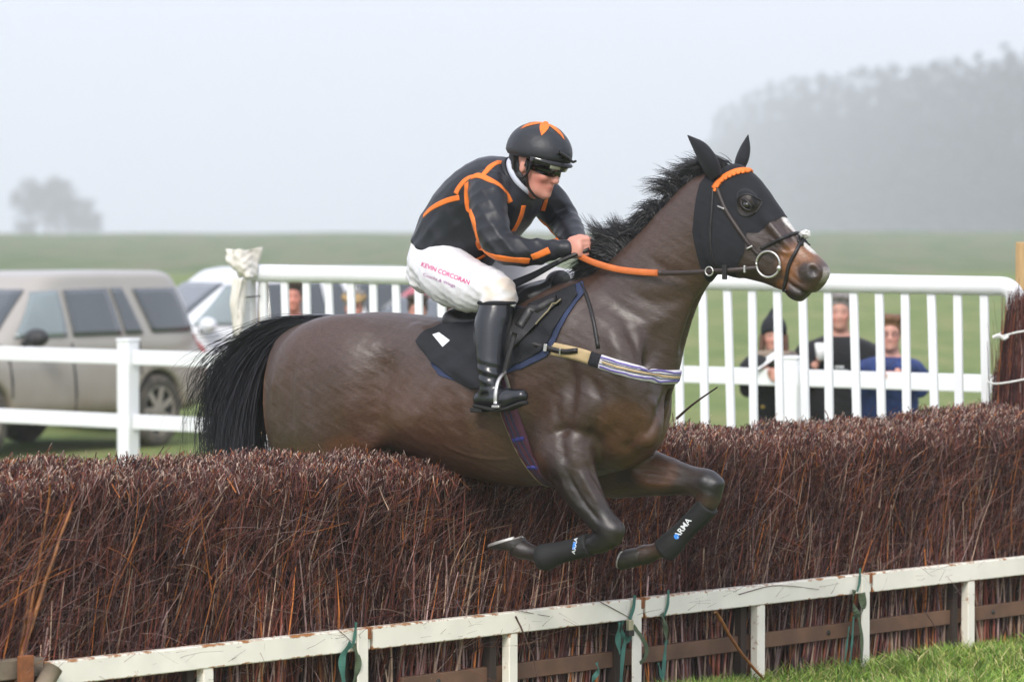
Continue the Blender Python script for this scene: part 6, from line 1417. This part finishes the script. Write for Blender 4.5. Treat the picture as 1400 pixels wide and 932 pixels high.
# ================================================================== SPECTATORS
def spectator(px, top_y, Y, H, label, jacket, trousers, hair_c, hat=None, pose='rail', yaw_off=0., build=1.0, lean=.0, extra=None, skin_c=(.52, .27, .20), glasses=False, female=False):
    head_top = P(px, top_y, Y); at = np.array([head_top[0], Y, 0.0]); sc = head_top[2]/1.75 if H is None else H
    yaw = math.atan2(-at[1], -at[0])+yaw_off; fx = np.array([math.cos(yaw), math.sin(yaw), 0]); lx = np.array([-fx[1], fx[0], 0]); hh = head_top[2]/sc
    TW = lambda A_: at+sc*(np.asarray(A_)[:, :1]*fx+np.asarray(A_)[:, 1:2]*lx+np.asarray(A_)[:, 2:3]*UP)
    top = hh; ln = lean; f_ = Field((-.45, -.55, -.02), (.75, .55, top+.12), .0125)
    g3 = lambda *a_: np.array(a_, float)
    hx = ln; sh = top-.33; hip = .92*min(1, top/1.75)
    ts = [(g3(-.02-ln*.25, 0, hip-.08), g3(1, 0, 0), LLF, .11, .11, .155*build, 0, 2.4), (g3(-.01, 0, hip+.08), g3(1, 0, 0), LLF, .115, .11, .16*build, 0, 2.4), (g3(ln*.3, 0, (hip+sh)/2+.05), g3(1, 0, 0), LLF, .12, .11, .165*build, 0, 2.4), (g3(ln*.7, 0, sh-.10), g3(1, 0, 0), LLF, .12, .12, .19*build, 0, 2.4), (g3(ln*.85, 0, sh), g3(1, 0, 0), LLF, .10, .11, .17*build, 0, 2.2), (g3(ln*.9, 0, sh+.05), g3(1, 0, 0), LLF, .07, .07, .09, 0, 2.)]
    HCx = g3(ln+.03, 0, top-.125)
    if pose == 'rail': arms = {q: [g3(ln*.8, .17*build*q, sh-.04), g3(ln*.8+.02, 0.185*build*q, sh-.17), g3(ln+.04, .175*q, 1.12/sc), g3(ln+.22, .09*q, 1.145/sc), g3(ln+.30, .045*q, 1.10/sc)] for q in (-1, 1)}
    elif pose == 'cup':
        arms = {1: [g3(ln*.8, .17*build, sh-.04), g3(0, .24*build, sh-.18), g3(.0, .27*build, sh-.38), g3(.12, .20, sh-.50), g3(.18, .15, sh-.55)],
                -1: [g3(ln*.8, -.17*build, sh-.04), g3(.0, -.24*build, sh-.18), g3(.02, -.27*build, sh-.33), g3(.14, -.20, sh-.20), g3(.20, -.155, sh-.13)]}
    else: arms = {q: [g3(ln*.8, .17*build*q, sh-.04), g3(0, .235*build*q, sh-.18), g3(.0, .25*q, sh-.36), g3(.08, .22*q, sh-.52), g3(.12, .19*q, sh-.58)] for q in (-1, 1)}
    arad = [(.058, .055), (.052, .050), (.046, .044), (.040, .036), (.032, .028)]
    V, Fc = loft(ts, 26, 5); f_.poly(V, Fc, .02)
    legs = {q: [g3(-.02, .085*q, hip-.02), g3(-.0, .095*q, hip-.25), g3(.01, .10*q, .48), g3(-.02, .105*q, .25), g3(-.03, .11*q, .08)] for q in (-1, 1)}
    for q in (-1, 1):
        V, Fc = limb(arms[q], arad, LLF, 18, 5); f_.poly(V, Fc, .02); V, Fc = limb(legs[q], [(.088, .082), (.080, .075), (.058, .054), (.050, .046), (.036, .036)], LLF, 18, 5); f_.poly(V, Fc, .02)
        f_.cap(g3(-.05, .11*q, .045), g3(.13, .125*q, .04), .042, .036, .02)
        hand(f_, arms[q][-1], arms[q][-1]-arms[q][-2], g3(.2, -q, 0), g3(-.2, 0, 1.))
    face(f_, HCx, XYZ, .94); f_.cap(HCx+g3(-.035, 0, -.06), g3(ln*.9, 0, sh+.03), .052, .065, .03)
    V, Q = f_.mesh(smooth=1); t = thing('person', at, label, 'person', 'spectators at the rail'); d = V-HCx
    col = np.tile(np.array(skin_c), (len(V), 1)); ck = np.exp(-(((d[:, 0]-.07)/.05)**2+((np.abs(d[:, 1])-.04)/.03)**2+((d[:, 2]+.035)/.035)**2))[:, None]; col = col*(1-.5*ck)+np.array([.60, .20, .16])*.5*ck
    ey = np.exp(-(((d[:, 0]-.09)/.03)**2+((np.abs(d[:, 1])-.032)/.014)**2+((d[:, 2]-.004)/.008)**2))[:, None]; col = col*(1-.8*ey)+np.array([.06, .04, .035])*.8*ey
    bw = np.exp(-(((d[:, 0]-.09)/.03)**2+((np.abs(d[:, 1])-.034)/.020)**2+((d[:, 2]-.028)/.006)**2))[:, None]; col = col*(1-.6*bw)+np.array(hair_c)*.6*bw
    obj('body', TW(V), Q, MATS['skin'], t, col=col)
    def cloth_field(grow, torso, sleeves, trs):
        c_ = Field((-.45, -.6, -.02), (.75, .6, top+.05), .0125)
        if torso: V, Fc = loft([(a, b, cc, ru+grow, rd+grow, rs+grow, e, p) for a, b, cc, ru, rd, rs, e, p in ts], 26, 5); c_.poly(V, Fc, .02)
        for q in (-1, 1):
            if sleeves: A_ = arms[q][:4]+[arms[q][3]*.25+arms[q][4]*.75]; V, Fc = limb(A_, [(a+grow, b+grow) for a, b in arad], LLF, 18, 5); c_.poly(V, Fc, .03)
            if trs: V, Fc = limb(legs[q], [(a+grow, b+grow) for a, b in ((.088, .082), (.080, .075), (.062, .058), (.056, .052), (.050, .050))], LLF, 18, 5); c_.poly(V, Fc, .03)
        folds(c_, .0045, [(22, 18, 30, .4+px, 1.), (-26, 22, 24, 2.2, .8)], [(arms[-1][2], .12), (arms[1][2], .12), (g3(.1, 0, hip+.1), .2)]); return c_.mesh(smooth=1)
    V, Q = cloth_field(.022, True, True, False); jk = obj('jacket', TW(V), Q, MATS[jacket], t); jb = bvh_of(TW(V), Q)
    V, Q = cloth_field(.012, False, False, True); obj('trousers', TW(V), Q, MATS[trousers], t)
    for q in (-1, 1):
        V, Fc = limb([g3(-.075, .11*q, .05), g3(-.03, .112*q, .055), g3(.06, .12*q, .05), g3(.14, .125*q, .04), g3(.165, .126*q, .035)], [(.03, .03), (.052, .046), (.048, .048), (.038, .044), (.02, .03)], LLF, 16, 5); obj('shoe', TW(V), Fc, MATS['rubber_sole'], t)
    ht = Field(HCx-.2, HCx+g3(.22, .2, .28), .009)
    if hat == 'beanie':
        ht.ell(HCx+g3(-.012, 0, .040), (.116, .094, .112), k=.02); ht.ell(HCx+g3(-.03, 0, .155), (.030, .030, .045), k=.05); ht.ell(HCx+g3(.10, 0, -.09), (.16, .2, .12), k=.01, how='c'); ht.ell(HCx+g3(-.02, 0, -.14), (.2, .2, .15), k=.01, how='c')
        V, Q = ht.mesh(smooth=1); obj('beanie', TW(V), Q, MATS['cloth_black'], t)
        hr = Field(HCx-.3, HCx+g3(.2, .2, .2), .010)
        for q in (-1, 1): hr.cap(HCx+g3(.0, .078*q, .0), HCx+g3(.02, .095*q, -.19), .026, .020, .02)
        hr.cap(HCx+g3(-.08, 0, .0), HCx+g3(-.10, 0, -.16), .06, .05, .03); V, Q = hr.mesh(smooth=1); M('hair_%d' % px, hair_c, rough=.6, var=.3, scale=40, bump=.4, bscale=90); obj('hair', TW(V), Q, MATS['hair_%d' % px], t)
    else:
        ht.ell(HCx+g3(-.020, 0, .042), (.108, .085, .096), k=.01); ht.ell(HCx+g3(.115, 0, -.045), (.085, .2, .115), k=.02, how='c'); ht.ell(HCx+g3(-.0, 0, -.14), (.2, .2, .13), k=.02, how='c')
        for k in range(14): a_ = k*.9; ht.ell(HCx+g3(.02+.06*math.cos(a_), .06*math.sin(a_), .112+.008*math.sin(k*3.)), (.03, .03, .022), k=.02)
        V, Q = ht.mesh(smooth=1); M('hair_%d' % px, hair_c, rough=.6, var=.3, scale=40, bump=.4, bscale=90); obj('hair', TW(V), Q, MATS['hair_%d' % px], t)
        if hat == 'flat_cap':
            hc2 = Field(HCx-.2, HCx+g3(.26, .2, .28), .009); hc2.ell(HCx+g3(-.01, 0, .085), (.130, .105, .055), k=.02); hc2.ell(HCx+g3(.095, 0, .062), (.065, .075, .012), (g3(.95, 0, -.3), LLF, g3(.3, 0, .95)), k=.03); V, Q = hc2.mesh(smooth=1); M('tweed', (.36, .24, .11), rough=.9, var=.3, scale=60, bump=.3, bscale=150); obj('flat_cap', TW(V), Q, MATS['tweed'], t)
    if glasses:
        for q in (-1, 1):
            ring = [HCx+g3(.098, .034*q+.020*math.cos(a_), .002+.015*math.sin(a_)) for a_ in np.linspace(0, 6.283, 20)]; V, Fc = tube(TW(np.array(ring)), .0025, 6, ref=fx); gl = obj('glasses', V, Fc, MATS['black_leather'], t)
            V, Fc = tube(TW(np.array([HCx+g3(.096, .054*q, .006), HCx+g3(.0, .082*q, .006)])), .0022, 6); obj('temple', V, Fc, MATS['black_leather'], gl)
    return dict(t=t, TW=TW, at=at, jb=jb, jk=jk, arms=arms, HC=HCx, sh=sh, fx=fx, lx=lx, sc=sc, ln=ln)
M('fleece_black', (.009, .009, .011), rough=.9, var=.2, scale=30, bump=.3, bscale=120, sheen=.1)
M('jacket_blue', (.014, .036, .15), rough=.7, var=.2, scale=12, bump=.2, bscale=60)
M('coat_black', (.010, .010, .011), rough=.85, var=.2, scale=30, bump=.3, bscale=120)
M('jacket_dark', (.045, .050, .062), rough=.8, var=.2, scale=20, bump=.2, bscale=80); M('jacket_green', (.045, .055, .035), rough=.8, var=.2, scale=20, bump=.2, bscale=80)
M('denim', (.045, .055, .085), rough=.85, var=.2, scale=40, bump=.2, bscale=200); M('fur_beige', (.34, .26, .18), rough=.95, base2=(.12, .10, .09), var=.3, scale=16, bump=.9, bscale=60)
M('paper_white', (.80, .80, .78), rough=.7, var=.05, scale=20); M('brass', (.60, .42, .12), rough=.3, metallic=.8, var=.1)
wm = spectator(1058, 434, 24.25, .93, 'spectator in black coat, beanie and fur collar reading a white sheet', 'coat_black', 'denim', (.10, .045, .025), hat='beanie', lean=.16, pose='rail', build=.95)
T = wm['TW']; ring = [np.array([wm['ln']*.9+.04+.115*math.cos(a_), .125*math.sin(a_), wm['sh']+.035+.02*math.cos(a_)]) for a_ in np.linspace(0, 6.283, 26)]; V, Fc = tube(T(np.array(ring)), .052, 12, ref=UP); V = V+RNG.normal(0, .006, V.shape); obj('fur_collar', V, Fc, MATS['fur_beige'], wm['t'])
for zz in (.30, .42, .62, .74):
    for q in (-1, 1):
        s0 = T(np.array([[1.2, .075*q+.0, wm['sh']-zz]]))[0]; h_ = wm['jb'].ray_cast(Vector(s0), Vector(-wm['fx']))
        if h_[0] is not None: V, Fc = lathe(np.array(h_[0]), wm['fx'], [(0, .015), (.006, .014), (.009, .001)], 12); obj('button', V, Fc, MATS['brass'], wm['t'])
hp2_ = P(1046, 494, 23.85); pd = unit(np.array([.8, -.25, .55])); pn = unit(np.cross(pd, np.array([.3, .9, .5]))); V, Fc = box(hp2_, (pd, np.cross(pn, pd), pn), (.085, .065, .0012))
tag(obj('race_card', V, Fc, MATS['paper_white'], at=hp2_, smooth=False), 'white folded sheet held over the rail in dark gloves', 'paper')
mn = spectator(1148, 402, 24.2, .98, 'tall man in black fleece with a white chest logo', 'fleece_black', 'denim', (.22, .20, .19), pose='cup', build=1.22, lean=.06)
cp = mn['TW'](np.array([mn['arms'][-1][-1]+np.array([.07, .03, .075])]))[0]; V, Fc = lathe(cp-UP*.05, UP, [(0, .0005), (0, .028), (.11, .040), (.112, .036), (.01, .026)], 20); tag(obj('paper_cup', V, Fc, MATS['paper_white'], at=cp), 'white paper cup in the hand of the man in black fleece', 'cup')
def chest_print(rec, items):
    for (a_, z_, w_, h_) in items:
        V = []
        for i in range(5):
            for j in range(3):
                s0 = rec['TW'](np.array([[1.2, a_+(i/4-.5)*w_, rec['sh']-z_+(j/2-.5)*h_]]))[0]; h2 = rec['jb'].ray_cast(Vector(s0), Vector(-rec['fx'])); V.append(np.array(h2[0])+rec['fx']*.004 if h2[0] is not None else s0-rec['fx']*1.0)
        obj('chest_logo', np.array(V), [(i*3+j, i*3+j+1, (i+1)*3+j+1, (i+1)*3+j) for i in range(4) for j in range(2)], MATS['print_white'], rec['t'])
chest_print(mn, [(.0, .155, .06, .016), (.0, .18, .10, .013), (-.0, .20, .08, .011)])
by_ = spectator(1217, 431, 23.75, .93, 'young person in blue jacket and glasses leaning on the white rail', 'jacket_blue', 'denim', (.17, .085, .04), pose='rail', build=1.12, lean=.20, glasses=True, skin_c=(.58, .30, .23))
spectator(400, 385, 28.0, .95, 'ruddy man in dark jacket standing beside the sack cover', 'jacket_dark', 'denim', (.06, .045, .035), pose='down', build=1.15, skin_c=(.55, .22, .16))
spectator(484, 399, 27.6, .93, 'man in tan flat cap behind the wing pales', 'jacket_green', 'denim', (.20, .18, .16), hat='flat_cap', pose='rail', lean=.08, skin_c=(.56, .25, .18))
spectator(571, 404, 27.2, .92, 'dark haired person behind the pales close to the jockey', 'jacket_dark', 'denim', (.05, .03, .02), pose='rail', lean=.1, skin_c=(.50, .24, .18))
spectator(606, 410, 27.0, .92, 'dark haired person in a denim blue coat below the breeches', 'jacket_blue', 'denim', (.035, .025, .02), pose='rail', lean=.1, yaw_off=.5)
